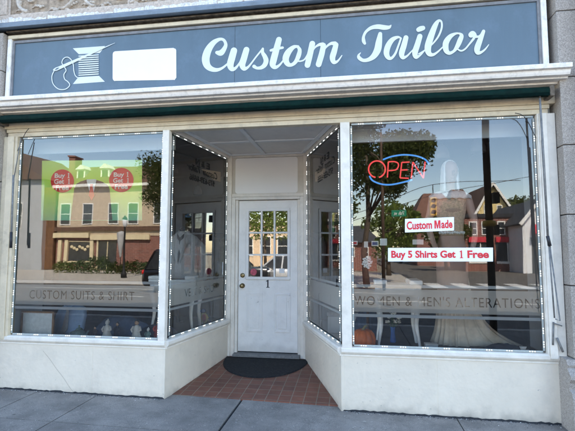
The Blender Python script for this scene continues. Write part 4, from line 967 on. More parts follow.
bo = obj('body', body_surface(), M['mann'], mn)
rm = bo.modifiers.new('fuse', 'REMESH'); rm.mode = 'VOXEL'; rm.voxel_size = .007; rm.use_smooth_shade = True
hb = MB(); n = 28
hr = []
NR = 15
for i in range(NR):                                    # long straight hair, open at the face side
    t = i/(NR-1); zz = mz(159.6)+(mz(193)-mz(159.6))*t**1.35; d_ = max(0, 1-t**1.35*3.4)
    rr = .094*math.sqrt(max(.004, 1-d_*d_))+.016*t
    hr.append([(mx+.006+rr*math.cos(a)*(.90+.035*math.sin(9*a+.5*i)), my+.016+rr*1.06*math.sin(a), zz) for a in [R(-46)+j*R(272)/n for j in range(n+1)]])
for i in range(NR-1):
    hb.add(hr[i]+hr[i+1], [(j, j+1, n+2+j, n+1+j) for j in range(n)], True)
hb.add(hr[0], [tuple(range(n+1))])
ho = obj('hair', hb, M['wig'], mn); so = ho.modifiers.new('thick', 'SOLIDIFY'); so.thickness = .014
# gown: pleated skirt with a train to the right
sk = MB(); n = 120; rings = []
for i in range(22):
    t = i/21; zz = mz(233)+(PT+.004-mz(233))*t; rr = .125+.075*t**1.4+(.035*max(0,(t-.8)/.2)**2)
    ring = []
    for j in range(n):
        a = 2*math.pi*j/n; fold = 1+.075*t*math.sin(19*a+2*math.sin(3*a))+.04*t*math.sin(37*a+3*math.sin(2*a))
        ex_ = 1+1.75*max(0,math.cos(a+.22))**3*t**4
        ring.append((mx+.01+rr*fold*ex_*math.cos(a), my+.02+rr*.80*fold*math.sin(a), zz))
    rings.append(ring)
sk.loft(rings); obj('skirt', sk, M['gown'], mn)
bd = MB(); rows = [(mz(236),.125,.102),(mz(229),.126,.105),(mz(222),.133,.113),(mz(211),.157,.134),(mz(204),.161,.124),(mz(199),.168,.10)]
rg = [ringz(mx,my-.004,zz,a,b_,48,2.2) for zz,a,b_ in rows]
rg[-1] = [(p[0],p[1],p[2]+.014*abs(math.sin(4*math.atan2(p[1]-my,p[0]-mx)))-(.02 if abs(p[0]-mx) < .03 else 0)) for p in rg[-1]]
bd.loft(rg, cap=False); bo2 = obj('bodice', bd, M['bodice'], mn); q = bo2.modifiers.new('thick','SOLIDIFY'); q.thickness = .006
for i in range(9):
    pass
cp = MB(); cp.loft([[(p[0],p[1],p[2]+.006*math.sin(11*math.atan2(p[1]-my,p[0]-mx))) for p in ringz(mx,my,zz,a,b_,48,2.2)] for zz,a,b_ in ((mz(199.5),.222,.125),(mz(196),.222,.122),(mz(193.5),.185,.10),(mz(191.5),.12,.078))], cap=False)
co_ = obj('lace_cape', cp, M['lace'], mn); q = co_.modifiers.new('thick','SOLIDIFY'); q.thickness = .005
tr_ = MB()
for k in range(14):
    a = R(200+k*11); tr_.ell((mx+.13*math.cos(a), my+.112*math.sin(a), mz(233)+.004*math.sin(k*2)), (.015,.010,.015), 8, 6)
obj('waist_trim', tr_, M['lace'], mn)
# ---- dark dress form with a white corsage
fx, fy_ = at(367,260,.60).x, .60; fz = lambda py: at(367, py, .60).z
df = thing('dress_form', 'dark maroon dress form with a white corsage behind the table in the right window', 'dress form', (fx,fy_,PT))
obj('torso', MB().loft([ringz(fx,fy_,fz(a),b_,c_,28,2.3) for a,b_,c_ in ((300,.17,.13),(288,.165,.125),(279,.135,.105),(270,.155,.125),(260,.175,.13),(252,.165,.10),(249,.10,.07),(247,.06,.055),(243,.05,.05),(242,.02,.02))]), M['maroon'], df)
cg = MB()
for k in range(26):
    a = k*2.4; r_ = .010*math.sqrt(k); cg.ell((fx+.0+r_*math.cos(a), fy_-.135+.002*r_, fz(262)+r_*1.3*math.sin(a)), (.014,.012,.011), 7, 5)
obj('corsage', cg, M['lace'], df)
obj('stand', MB().lathe((fx,fy_,PT), [(.13,0),(.13,.015),(.03,.03),(.016,.05),(.016,fz(300)-PT)], 20), M['dkwood'], df)
# ---- vase with white flowers, small box, tissue box
b = Vector((at(393,340,.62).x,.62,PT)); va_ = thing('flower_vase', 'cobalt blue vase of white flowers between the table legs', 'vase', b)
obj('vase', MB().lathe(b, [(.03,0),(.034,.01),(.028,.05),(.022,.10),(.026,.15),(.032,.165),(.026,.163)], 18), M['vase'], va_)
fl_ = MB(); random.seed(5)
stem_ = MB()
for k in range(9):
    a = k*2.4; e = b+Vector((.075*math.cos(a)*(.4+.6*(k%3)/2), .06*math.sin(a), .22+.045*(k%4))); stem_.tube([b+Vector((0,0,.12)), (b+e)/2+Vector((0,0,.06)), e], .0035, 5)
    for j in range(8): fl_.ell(e+Vector((random.uniform(-.018,.018),random.uniform(-.018,.018),random.uniform(-.014,.014))), (.013,.013,.009), 7, 5)
obj('stems', stem_, M['leafd'], va_); obj('blossoms', fl_, M['porc'], va_)
b = Vector((at(431,345,.30).x,.30,PT)); t = thing('gift_box', 'small white card box at the hem of the gown', 'box', b)
obj('box_body', MB().box(b.x-.06,b.x+.06,b.y-.04,b.y+.04,PT,PT+.05), M['inwhite'], t, bevel=.004); obj('box_lid', MB().box(b.x-.063,b.x+.063,b.y-.043,b.y+.043,PT+.051,PT+.066), M['patch'], t, bevel=.004)
b = Vector((at(523,347,.17).x,.17,PT)); t = thing('tissue_box', 'low white tissue box near the right end of the right window', 'box', b)
obj('carton', MB().box(b.x-.08,b.x+.07,b.y-.04,b.y+.05,PT,PT+.055), M['patch'], t, bevel=.006); obj('tissue', MB().loft([[(b.x+.03*k*math.cos(j*.785)*(1+.3*(j%2)), b.y+.008*k*math.sin(j*.785), PT+.055+zz) for j in range(8)] for zz,k in ((0,.6),(.02,.9),(.035,1.1))]), M['patch'], t)
# ---- cards standing in front of the dress form
YC = .045
for k, (px, py, w, h, m_, lab) in enumerate(((354,243,7,4,'red','little red card stuck to the glass, leftmost'),(366,244.5,4,6,'patch','little narrow white card stuck to the glass'),(375,243.5,7,5,'vase','little blue card stuck to the glass'),(383.5,242,7,7,'print','little square grey card stuck to the glass under the street sign'),(418,242,11,5,'patch','little wide white card stuck to the glass between the two paper signs'))):
    q = [at(px-w/2,py+h/2,YC), at(px+w/2,py+h/2,YC), at(px+w/2,py-h/2,YC), at(px-w/2,py-h/2,YC)]
    t = thing('sticker', lab, 'sticker', q[0], 'small cards on the right window'); obj('card', MB().add(q, [(0,1,2,3)]), M['patch'] if k in (0,2) else M[m_], t, fixn='keep')
    if k in (0, 2):
        i_ = [p+Vector((0,-.001,0)) for p in (at(px-w*.38,py+h*.3,YC), at(px+w*.38,py+h*.3,YC), at(px+w*.38,py-h*.3,YC), at(px-w*.38,py-h*.3,YC))]; obj('printed_panel', MB().add(i_, [(0,1,2,3)]), M[m_], t, fixn='keep')
# ---- pendant lamps, clothes rail deep in the room
def pendant(px, py, Y, lab):
    p = at(px, py, Y); t = thing('pendant_lamp', lab, 'pendant lamp', p, 'pendant lamps inside the shop')
    obj('shade', MB().lathe(p, [(.085,-.11),(.08,-.04),(.055,.03),(.02,.07)], 18), M['shade'], t); obj('bulb', MB().ell(p+Vector((0,0,-.075)), (.032,.032,.034), 10, 7), M['bulb'], t); obj('cord', MB().tube([p+Vector((0,0,.08)), (p.x,p.y,2.999)], .006, 6), M['black'], t)
pendant(173,167,2.3,'pendant lamp with glowing bulb, nearest the corner post on the left')
pendant(198,189,3.9,'pendant lamp with glowing bulb deepest in the shop')
pendant(442,150,.98,'pendant lamp above the mannequin head')
pendant(478,143,.98,'pendant lamp right of the mannequin head')
cols = [(.30,.28,.26),(.05,.06,.10),(.22,.06,.05),(.10,.10,.11),(.36,.33,.28),(.06,.09,.06),(.16,.12,.09)]
random.seed(11)
rail = thing('clothes_rail', 'dark steel clothes rail standing against the back of the shop', 'clothes rail', (-1.5,3.6,.03))
rr_ = MB()
for x in (-3.3,-.2): rr_.tube([(x,3.6,.03),(x,3.6,1.75)], .016, 8); rr_.obox((x,3.35,.05),(x,3.85,.05),.04,.03)
obj('upright', rr_, M['dkmetal'], rail); obj('rail', MB().tube([(-3.3,3.6,1.75),(-.2,3.6,1.75)], .014, 8), M['dkmetal'], rail)
for k in range(16):
    x = -3.15+k*.185; cl = cols[k % 7]; w = random.uniform(.05,.075); h = random.uniform(.75,1.05); nm_ = ['charcoal','navy','wine red','black','beige','green','brown'][0]
    cname = {0:'grey',1:'navy',2:'wine red',3:'charcoal',4:'beige',5:'dark green',6:'brown'}[k % 7]
    g = obj('hanging_garment', MB().loft([ringz(x,3.6,1.68-a*h,w*b_,.22*c_,16,2.5) for a,b_,c_ in ((0,.3,.25),(.05,.8,.85),(.15,1,1),(.5,.9,.9),(1,1.1,1.05))]), paint('cloth_%d' % k, cl, .9, .2, 12))
    tag(g, '%s garment hanging on the rail at the back of the shop' % cname, 'garment', 'garments on the clothes rail')
# ================================================================== ACROSS THE STREET (seen mirrored in the glass)
M.update(
 beige=paint('beige_stucco', (.52,.42,.30), .85, .08, 3, .2, 30), roofb=paint('brown_shingle', (.13,.075,.05), .9, .3, 6), roofr=paint('red_roof', (.17,.085,.06), .9, .25, 5), roofd=paint('slate_roof', (.06,.06,.065), .9, .25, 5),
 yellow=paint('yellow_siding', (.66,.52,.24), .8, .06, 3), brickr=brickmat('red_brick', (.24,.075,.05), (.17,.055,.04), (.35,.30,.26), .4, .13, .012, 'XZ'), shopcream=paint('cream_pier', (.66,.56,.36), .7, .08, 3),
 win=paint('dark_pane', (.03,.035,.04), .15, .3, 3, spec=.8), wtrim=paint('white_sash', (.75,.74,.70), .6, .04, 3), blind=paint('blind', (.50,.60,.50), .7, .08, 3), garage=paint('white_garage', (.72,.73,.74), .7, .05, 3), redsign=paint('red_awning', (.55,.03,.05), .6, .1, 3),
 bark=paint('bark', (.10,.075,.055), .95, .35, 9, .6, 40), leaf=leafmat('leaf', (.035,.055,.014), (.16,.18,.045)), leaf2=leafmat('leaf_light', (.08,.13,.025), (.26,.32,.07)), hedge=leafmat('hedge_leaf', (.05,.09,.03), (.24,.32,.14)),
 carblk=paint('black_car_paint', (.012,.012,.014), .15, .1, 3, spec=.8), carsil=paint('silver_car_paint', (.50,.52,.54), .25, .04, 3, metal=.4), carred=paint('red_car_paint', (.35,.02,.02), .2, .05, 3), carwh=paint('white_car_paint', (.72,.73,.74), .2, .03, 3), tyre=paint('tyre', (.02,.02,.02), .8, .2, 9), rim=paint('rim', (.45,.46,.47), .3, .1, 9, metal=.8), tail=paint('tail_lamp', (.60,.02,.02), .2, .1, 9), head=paint('head_lamp', (.75,.76,.78), .1, .05, 9),
 pole=paint('brown_pole', (.085,.052,.034), .7, .3, 5), sigy=paint('signal_yellow', (.62,.36,.04), .5, .1, 9), sgreen=paint('street_sign_green', (.01,.22,.12), .5, .05, 9), lens=paint('signal_lens', (.06,.03,.02), .3, .3, 9),
)
def win(par, x0, x1, z0, z1, y, trim='wtrim', pane='win', half=True):
    """window facing +y at wall plane y"""
    w = obj('window', MB().box(x0-.07,x1+.07,y+.002,y+.06,z0-.07,z0).box(x0-.07,x1+.07,y+.002,y+.06,z1,z1+.09).box(x0-.07,x0,y+.002,y+.06,z0,z1).box(x1,x1+.07,y+.002,y+.06,z0,z1).box(x0,x1,y+.01,y+.05,(z0+z1)/2-.025,(z0+z1)/2+.025), M[trim], par)
    obj('pane', MB().box(x0,x1,y+.003,y+.012,z0,z1), M[pane], w)
    return w
D1 = 28.0; k1 = (D1-CY)/F
def X(px, D): return across(px, 251, D).x
def Zp(py, D): return across(100, py, D).z
# ---- beige two storey shop building opposite on the left
y1 = -D1
B = thing('corner_shop_building', 'beige two storey building with brown roof and brick shopfront across the street', 'building', (X(110,D1),y1,-.12))
xl, xr = X(55,D1), X(205,D1)
obj('wall', MB().box(xl,xr,y1-9,y1,Zp(236,D1),Zp(184,D1)), M['beige'], B)
obj('lower_wall', MB().box(xl,xr,y1-9,y1-.05,-.3,Zp(236,D1)-.003), M['brickr'], B)
rf = obj('roof', MB().loft([[(xl-.3,y1+.35,Zp(184,D1)),(xr+.3,y1+.35,Zp(184,D1)),(xr+.3,y1-9.3,Zp(184,D1)),(xl-.3,y1-9.3,Zp(184,D1))],[(xl+.5,y1-1.6,Zp(163,D1)),(xr-.5,y1-1.6,Zp(163,D1)),(xr-.5,y1-7,Zp(163,D1)),(xl+.5,y1-7,Zp(163,D1))]], smooth=False), M['roofb'], B)
obj('chimney', MB().box(X(48,D1),X(54,D1),y1-3,y1-2,Zp(170,D1),Zp(150,D1)).box(X(47.3,D1),X(54.7,D1),y1-3.1,y1-1.9,Zp(150,D1)+.003,Zp(148.5,D1)), M['brickr'], B)
for px in (74, 100):
    dm = obj('dormer', MB().box(X(px-4.5,D1),X(px+4.5,D1),y1-1.5,y1-.35,Zp(182,D1),Zp(168,D1)).prism([(X(px-5.5,D1),y1-.2,Zp(168,D1)),(X(px+5.5,D1),y1-.2,Zp(168,D1)),(X(px,D1),y1-.2,Zp(163,D1))],(0,-2,0)), M['wtrim'], B)
    obj('pane', MB().box(X(px-3,D1),X(px+3,D1),y1-.348,y1-.33,Zp(180,D1),Zp(169.5,D1)), M['win'], dm)
for px in (63.5, 86, 112, 132.5, 158, 182): win(B, X(px-4.6,D1), X(px+4.6,D1), Zp(224,D1), Zp(204,D1), y1)
obj('string_course', MB().box(xl-.1,xr+.1,y1+.002,y1+.18,Zp(231,D1),Zp(227,D1)), M['roofb'], B); obj('eaves', MB().box(xl-.3,xr+.3,y1+.002,y1+.4,Zp(187,D1),Zp(184.3,D1)), M['wtrim'], B)
obj('shop_fascia', MB().box(X(54,D1),X(90,D1),y1+.002,y1+.3,Zp(238,D1),Zp(233,D1)).box(X(91,D1),X(150,D1),y1+.002,y1+.2,Zp(240,D1),Zp(235,D1)), M['shopcream'], B)
for px in (59.5, 66, 92): obj('pier', MB().box(X(px-1.6,D1),X(px+1.6,D1),y1-.048,y1+.12,-.12,Zp(240.3,D1)), M['shopcream'], B)
obj('corner_post', MB().box(X(42.5,D1),X(53.5,D1),y1-.3,y1+.16,-.12,Zp(186,D1)), paint('brown_boards', (.16,.075,.03), .7, .3, 4), B)
sw = obj('shop_window', MB().box(X(68,D1),X(90,D1),y1-.048,y1+.03,Zp(263,D1),Zp(261.5,D1)).box(X(68,D1),X(90,D1),y1-.048,y1+.03,Zp(242,D1),Zp(241,D1)), M['shopcream'], B)
obj('pane', MB().box(X(68,D1),X(90,D1),y1-.047,y1-.03,Zp(261.3,D1),Zp(242.2,D1)), M['win'], sw)
gl_ = MB()
for k in range(7): gl_.ell((X(71+k*2.8,D1), y1+.02, Zp(247+(k%3)*1.5,D1)), (.16,.05,.13), 8, 6)
obj('window_display', gl_, M['shopcream'], sw)
dr = obj('shop_door', MB().box(X(98,D1),X(116,D1),y1-.049,y1-.02,-.1,Zp(241,D1)), M['win'], B)
obj('door_frame', MB().box(X(96.5,D1),X(98,D1),y1-.049,y1+.06,-.1,Zp(240.4,D1)).box(X(106.5,D1),X(107.3,D1),y1-.019,y1+.02,-.1,Zp(241,D1)), M['shopcream'], dr)
# closed cafe parasol
p = across(120,265,D1-3); p.z = -.12; t = thing('closed_parasol', 'closed white parasol in front of the brick shop', 'parasol', p)
obj('canopy', MB().lathe(p, [(.05,1.0),(.08,1.1),(.34,2.75),(.30,2.85),(.02,2.95)], 12, lobes=6, la=.2), paint('canvas', (.42,.42,.42), .9, .1, 4), t); obj('pole', MB().tube([p, p+Vector((0,0,3.1))], .03, 8), M['pole'], t); obj('base', MB().lathe(p, [(.3,0),(.3,.06),(.06,.1),(.04,.2)], 14), M['pole'], t)
# ---- neighbour on the far left
Dn = 28.45; xa, xb = X(-60,Dn), X(41,Dn)
N_ = thing('town_house', 'grey town house with brown gable roof across the street, far left', 'building', ((xa+xb)/2,-Dn,-.12))
obj('wall', MB().box(xa,xb,-Dn-8,-Dn,-.3,Zp(178,Dn)), paint('grey_render_wall', (.37,.38,.39), .8, .08, 2), N_)
obj('roof', MB().prism([(xa-.4,-Dn+.4,Zp(178,Dn)),(xb+.4,-Dn+.4,Zp(178,Dn)),((xa+xb)/2,-Dn+.4,Zp(140,Dn))],(0,-8.8,0)), M['roofb'], N_)
for px in (-35,-10,15): win(N_, X(px-5,Dn), X(px+5,Dn), Zp(228,Dn), Zp(202,Dn), -Dn)
d_ = obj('door', MB().box(X(-14,Dn),X(-4,Dn),-Dn+.003,-Dn+.05,-.12,Zp(246,Dn)), M['dkwood'], N_)
# ---- trees
def tree(name, label, base, h, cr, crown_c, nleaf, m, seed, group='street trees across the road', leaf=.22, trunk_r=.16):
    rnd = random.Random(seed); b = Vector(base); t = thing(name, label, 'tree', b, group)
    tk = MB(); top = b+Vector((0,0,h*.8)); mid = [b+Vector((rnd.uniform(-.1,.1)*k,rnd.uniform(-.1,.1)*k,h*.8*k/4)) for k in range(5)]
    tk.tube(mid, [trunk_r*(1-.17*k) for k in range(5)], 9); cen = b+Vector(crown_c); cl = []
    for k in range(15):
        while True:
            v = Vector((rnd.uniform(-1,1),rnd.uniform(-1,1),rnd.uniform(-1,1)))
            if .25 < v.length < 1: break
        p = cen+Vector((v.x*cr[0],v.y*cr[1],v.z*cr[2])); cl.append((p, rnd.uniform(.55,1.0)))
        s = mid[2+k%3]; tk.tube([s, s.lerp(p,.5)+Vector((0,0,.25)), p], [trunk_r*.35, trunk_r*.2, trunk_r*.08], 6)
    obj('trunk', tk, M['bark'], t); lf = MB(); vs = []; fs = []
    R_ = min(cr)*.62
    for k in range(nleaf):
        p, s = cl[rnd.randrange(len(cl))]
        d = Vector((rnd.gauss(0,1),rnd.gauss(0,1),rnd.gauss(0,.8))); d = d.normalized()*R_*s*rnd.random()**.4
        q = p+d; u = Vector((rnd.gauss(0,1),rnd.gauss(0,1),rnd.gauss(0,1))).normalized(); w = u.orthogonal().normalized(); z = leaf*rnd.uniform(.6,1.3); o = len(vs)
        vs += [q-u*z*.5, q+w*z*.3, q+u*z*.5, q-w*z*.3]; fs.append((o,o+1,o+2,o+3))
    lf.add(vs, fs); obj('crown', lf, m, t, fixn=False); return t
def base_of(px, D, z=-.12): p = across(px,251,D); return (p.x,-D,z)
tree('street_tree', 'leafy street tree in front of the beige building', base_of(166,21), 7.5, (1.9,1.8,2.2), (0,0,5.9), 8000, M['leaf'], 1, leaf=.15)
tree('street_tree', 'large dark street tree whose crown hangs over the OPEN sign', base_of(366,15), 7.5, (2.6,2.4,1.7), (.35,0,6.0), 17000, M['leaf'], 2, leaf=.15)
tree('street_tree', 'smaller light green tree under the street name sign', base_of(388,24), 4.6, (1.9,1.8,1.5), (0,0,2.9), 2200, M['leaf2'], 3, leaf=.25)
for k, (px, D, h, s_, lab) in enumerate(((470,62,9,2,'distant round tree left of the yellow house'),(512,60,8.4,3,'distant tree behind the yellow house'),(532,56,9.2,1,'distant dark tree behind the white garage'),(548,58,7.6,2,'distant low tree at far right behind the garage'),(400,55,7.4,2,'distant tree behind the slate roof house'),(340,52,9,3,'distant tree far left of the side street'))):
    tree('distant_tree', lab, base_of(px,D,-.36), h, (3.3,3,2.8), (0,0,h*.68), 1500, M['leaf'], 30+k, 'distant trees behind the houses', leaf=.55, trunk_r=.25)
for k, (px, D, lab) in enumerate(((232,26,'bright leafy tree seen in the left panes of the door'),(268,30,'leafy tree seen in the right panes of the door'),(300,26,'leafy tree between the two entry side windows'))):
    tree('street_tree', lab, base_of(px-10,D), 7, (2.2,2,2.3), (0,0,4.9), 2000, M['leaf2'], 50+k, leaf=.3)
tree('street_tree', 'dark leafy tree added in front of the reddish hip roof', base_of(446,33), 5.2, (2.0,1.8,1.7), (0,0,3.6), 7000, M['leaf'], 71, leaf=.18)  # added tree; its dark crown dims the house reflections across the gown
# tan building seen in the door panes
Dt = 40.; xa, xb = X(225,Dt), X(330,Dt); Tt = thing('tan_building', 'low tan commercial building behind the trees across the street', 'building', ((xa+xb)/2,-Dt,-.3))
obj('wall', MB().box(xa,xb,-Dt-8,-Dt,-.36,4.6), paint('tan_wall', (.55,.42,.29), .85, .08, 2), Tt); obj('roof', MB().box(xa-.3,xb+.3,-Dt-8.3,-Dt+.4,4.603,5.0), M['wtrim'], Tt)
for k in range(5): win(Tt, xa+1.0+k*2.1, xa+2.2+k*2.1, .9, 2.9, -Dt)
# ---- hedges and planters in front of the beige building
def hedge(px0, px1, D, h, seed, lab, m='hedge'):
    rnd = random.Random(seed); x0, x1 = X(px0,D), X(px1,D); mb = MB(); vs = []; fs = []
    for k in range(int((x1-x0)*520)):
        x = rnd.uniform(x0,x1); y = -D+rnd.uniform(-.45,.45); f_ = .7+.3*math.sin(x*2.3+seed)*math.sin(x*5.1); z = -.12+h*f_*rnd.random()**.6
        u = Vector((rnd.gauss(0,1),rnd.gauss(0,1),rnd.gauss(0,1))).normalized(); w = u.orthogonal().normalized(); s_ = rnd.uniform(.10,.2); o = len(vs); q = Vector((x,y,z))
        vs += [q-u*s_*.5,q+w*s_*.32,q+u*s_*.5,q-w*s_*.32]; fs.append((o,o+1,o+2,o+3))
    mb.add(vs, fs); tag(obj('hedge', mb, M[m], fixn=False), lab, 'hedge', 'planting in front of the beige building')
hedge(56,76,23,.85,1,'low grass like planting at the left end of the shop bed','leaf2'); hedge(77,112,23,1.25,2,'tall pale variegated shrub row in the middle of the bed'); hedge(113,137,23,1.0,3,'darker clipped shrub right of the variegated one','leaf'); hedge(138,170,23,.95,4,'mixed green shrub at the right end of the bed')
# ---- lamp post, poles, signs, signal
p = across(124,251,19); p.z = -.12; t = thing('lamp_post', 'black lantern lamp post in front of the beige building', 'lamp post', p)
obj('post', MB().lathe(p, [(.16,0),(.16,.25),(.09,.4),(.06,.6),(.05,2.8),(.07,2.86),(.04,2.9)], 12), M['black'], t); obj('lantern', MB().lathe(p, [(.05,2.9),(.13,2.98),(.16,3.3),(.05,3.34)], 8), M['head'], t); obj('lantern_cap', MB().lathe(p, [(.19,3.34),(.10,3.46),(.02,3.56)], 8), M['black'], t)
px_ = X(491,3.75); p = Vector((px_,-3.75,pz(px_,-3.75))); t = thing('utility_pole', 'thick dark brown pole at the kerb with small equipment boxes', 'utility pole', p)
obj('shaft', MB().tube([p, p+Vector((0,0,8))], [.064,.058], 12), M['pole'], t); obj('collar', MB().lathe(p, [(.09,1.98),(.115,2.0),(.115,2.06),(.09,2.08)], 12), M['sigy'], t)
obj('equipment_box', MB().box(p.x+.075,p.x+.17,p.y-.08,p.y+.08,2.25,2.45), M['dkmetal'], t, bevel=.01); obj('equipment_box', MB().box(p.x+.072,p.x+.15,p.y-.06,p.y+.06,1.70,1.88), M['dkmetal'], t, bevel=.01); obj('base_plate', MB().lathe(p, [(.15,0),(.15,.03),(.10,.06),(.08,.12)], 12), M['pole'], t)
p = across(383,251,13.5); p.z = -.12; t = thing('sign_pole', 'slim steel pole carrying a green street name sign', 'sign pole', p)
obj('shaft', MB().tube([p, p+Vector((0,0,6.4))], [.07,.055], 10), M['pole'], t)
c_ = across(398,213.5,13.5); sgn = obj('street_name_sign', MB().box(c_.x-.28,c_.x+.34,c_.y-.01,c_.y+.01,c_.z-.13,c_.z+.13), M['sgreen'], t, bevel=.008)
obj('lettering', text_mb('7th st', ((c_.x+.03,c_.y+.0125,c_.z),(-1,0,0),(0,0,1)), w=.44, h=.14, bold=.01), M['patch'], sgn, fixn='keep')
obj('sign_arm', MB().obox((p.x,p.y,c_.z),(c_.x-.28,c_.y,c_.z),.02,.03), M['pole'], t)
def signal(px, py, D, lab):
    c_ = across(px, py, D); t = thing('traffic_signal', lab, 'traffic signal', c_, 'traffic signals over the side street')
    obj('housing', MB().box(c_.x-.18,c_.x+.18,c_.y-.12,c_.y+.12,c_.z-.52,c_.z+.52), M['sigy'], t, bevel=.03)
    for k in range(3):
        z = c_.z+.33-.33*k; vz = MB()
        for j in range(9):
            a = R(20*j); vz.obox((c_.x+.13*math.cos(a),c_.y+.121,z+.13*math.sin(a)),(c_.x+.13*math.cos(a),c_.y+.30,z+.13*math.sin(a)),.05,.008,(math.cos(a),0,math.sin(a)))
        obj('visor', vz, M['sigy'], t); obj('lens', MB().add([(c_.x+.12*math.cos(j*.35),c_.y+.123,z+.12*math.sin(j*.35)) for j in range(18)], [tuple(range(18))]), M['lens'], t)
    obj('hanger', MB().tube([c_+Vector((0,0,.52)), c_+Vector((0,0,1.3))], .025, 8), M['dkmetal'], t); return c_
c1 = signal(433,207,21,'yellow traffic signal hanging left of the Custom Made sign'); 
wire = [[across(300,222,21), across(360,212,21), c1+Vector((0,0,1.3)), across(520,180,21)], [across(300,235,24), across(350,222,24), across(430,196,24), across(530,176,24)]]
for k, w in enumerate(wire): tag(obj('overhead_wire', MB().tube(spline([tuple(q) for q in w], 8), .018, 5), M['dkmetal']), ['overhead span wire holding the traffic signal','overhead cable sagging behind the span wire'][k], 'wire')
# ---- houses along the side street on the right
def house(name, label, px0, px1, pyE, pyA, D, wall, roof, wins=(), ridge='gable', depth=9):
    x0, x1 = X(px0,D), X(px1,D); t = thing(name, label, 'house', ((x0+x1)/2,-D,-.36)); zE, zA = Zp(pyE,D), Zp(pyA,D)
    if ridge == 'gable':
        obj('wall', MB().prism([(x0,-D,-.36),(x1,-D,-.36),(x1,-D,zE),((x0+x1)/2,-D,zA-.1),(x0,-D,zE)], (0,-depth,0)), wall, t); r = MB()
        for sx, xe in ((-1,x0),(1,x1)): r.obox((xe+sx*.35,-D+.4-depth/2-.4,zE-.2),((x0+x1)/2,-D-depth/2,zA),depth+.9,.16,(0,0,1))
        obj('roof', r, roof, t)
        fb = MB(); fb.obox((x0-.3,-D+.48,zE-.2),((x0+x1)/2,-D+.48,zA),.08,.22); fb.obox((x1+.3,-D+.48,zE-.2),((x0+x1)/2,-D+.485,zA),.08,.22); obj('barge_board', fb, M['wtrim'], t)
    else:
        obj('wall', MB().box(x0,x1,-D-depth,-D,-.36,zE), wall, t)
        obj('roof', MB().loft([[(x0-.4,-D+.4,zE),(x1+.4,-D+.4,zE),(x1+.4,-D-depth-.4,zE),(x0-.4,-D-depth-.4,zE)],[(x0+(x1-x0)*.28,-D-depth*.4,zA),(x1-(x1-x0)*.28,-D-depth*.4,zA),(x1-(x1-x0)*.28,-D-depth*.6,zA),(x0+(x1-x0)*.28,-D-depth*.6,zA)]], smooth=False), roof, t)
    for (a, b_, c_, d_) in wins: win(t, X(a,D), X(b_,D), Zp(d_,D), Zp(c_,D), -D)
    return t
house('yellow_house', 'yellow gabled house behind the dark pole', 473,517,226,191,44, M['yellow'], M['roofb'], ((486,490,212,222),(499,503,212,222)))
house('brown_roof_house', 'house with a steep brown roof left of the yellow gable', 452,482,228,193,50, M['beige'], M['roofb'], ((460,465,232,242),), 'hip')
house('red_roof_house', 'house with a reddish hip roof behind the traffic signal', 418,462,222,196,46, M['brickr'], M['roofr'], ((426,431,228,240),(440,445,228,240)), 'hip')
house('brick_bungalow', 'small brick house with a slate hip roof at the side street corner', 340,377,243,226,34, M['brickr'], M['roofd'], ((350,354,248,256),(364,368,248,256)), 'hip')
house('white_garage', 'white garage with a red awning at far right', 523,562,226,206,30, M['garage'], M['roofd'], (), 'gable')
ga = [o for o in bpy.data.objects if o.name == 'white_garage'][0]
obj('red_awning', MB().prism([(X(532,30),-29.998,Zp(228,30)),(X(532,30),-29.2,Zp(236,30)),(X(532,30),-29.998,Zp(236,30))], (X(550,30)-X(532,30),0,0)), M['redsign'], ga); obj('garage_door', MB().box(X(532,30),X(550,30),-29.999,-29.95,-.3,Zp(240,30)), M['win'], ga)
Dr = 33.; x0, x1 = X(466,Dr), X(521,Dr); t = thing('brick_shop_row', 'brick row of shops with red fascias under the yellow house', 'building', ((x0+x1)/2,-Dr,-.36))
obj('wall', MB().box(x0,x1,-Dr-6,-Dr,-.36,Zp(222,Dr)), M['brickr'], t); obj('parapet', MB().box(x0-.1,x1+.1,-Dr-6.1,-Dr+.12,Zp(222,Dr)+.003,Zp(219,Dr)), M['dkmetal'], t)
for a in (471,483,499,510): win(t, X(a,Dr), X(a+6,Dr), Zp(236,Dr), Zp(226,Dr), -Dr)
for a, b_ in ((469,492),(496,519)):
    obj('shop_fascia', MB().box(X(a,Dr),X(b_,Dr),-Dr+.002,-Dr+.2,Zp(243,Dr),Zp(238.5,Dr)), M['redsign'], t); w_ = obj('shop_window', MB().box(X(a,Dr),X(b_,Dr),-Dr+.002,-Dr+.06,Zp(262,Dr),Zp(260,Dr)).box(X((a+b_)/2-.5,Dr),X((a+b_)/2+.5,Dr),-Dr+.002,-Dr+.06,Zp(260,Dr)+.003,Zp(243.4,Dr)), M['wtrim'], t); obj('pane', MB().box(X(a,Dr),X(b_,Dr),-Dr+.003,-Dr+.02,Zp(260,Dr),Zp(243.4,Dr)), M['win'], w_)
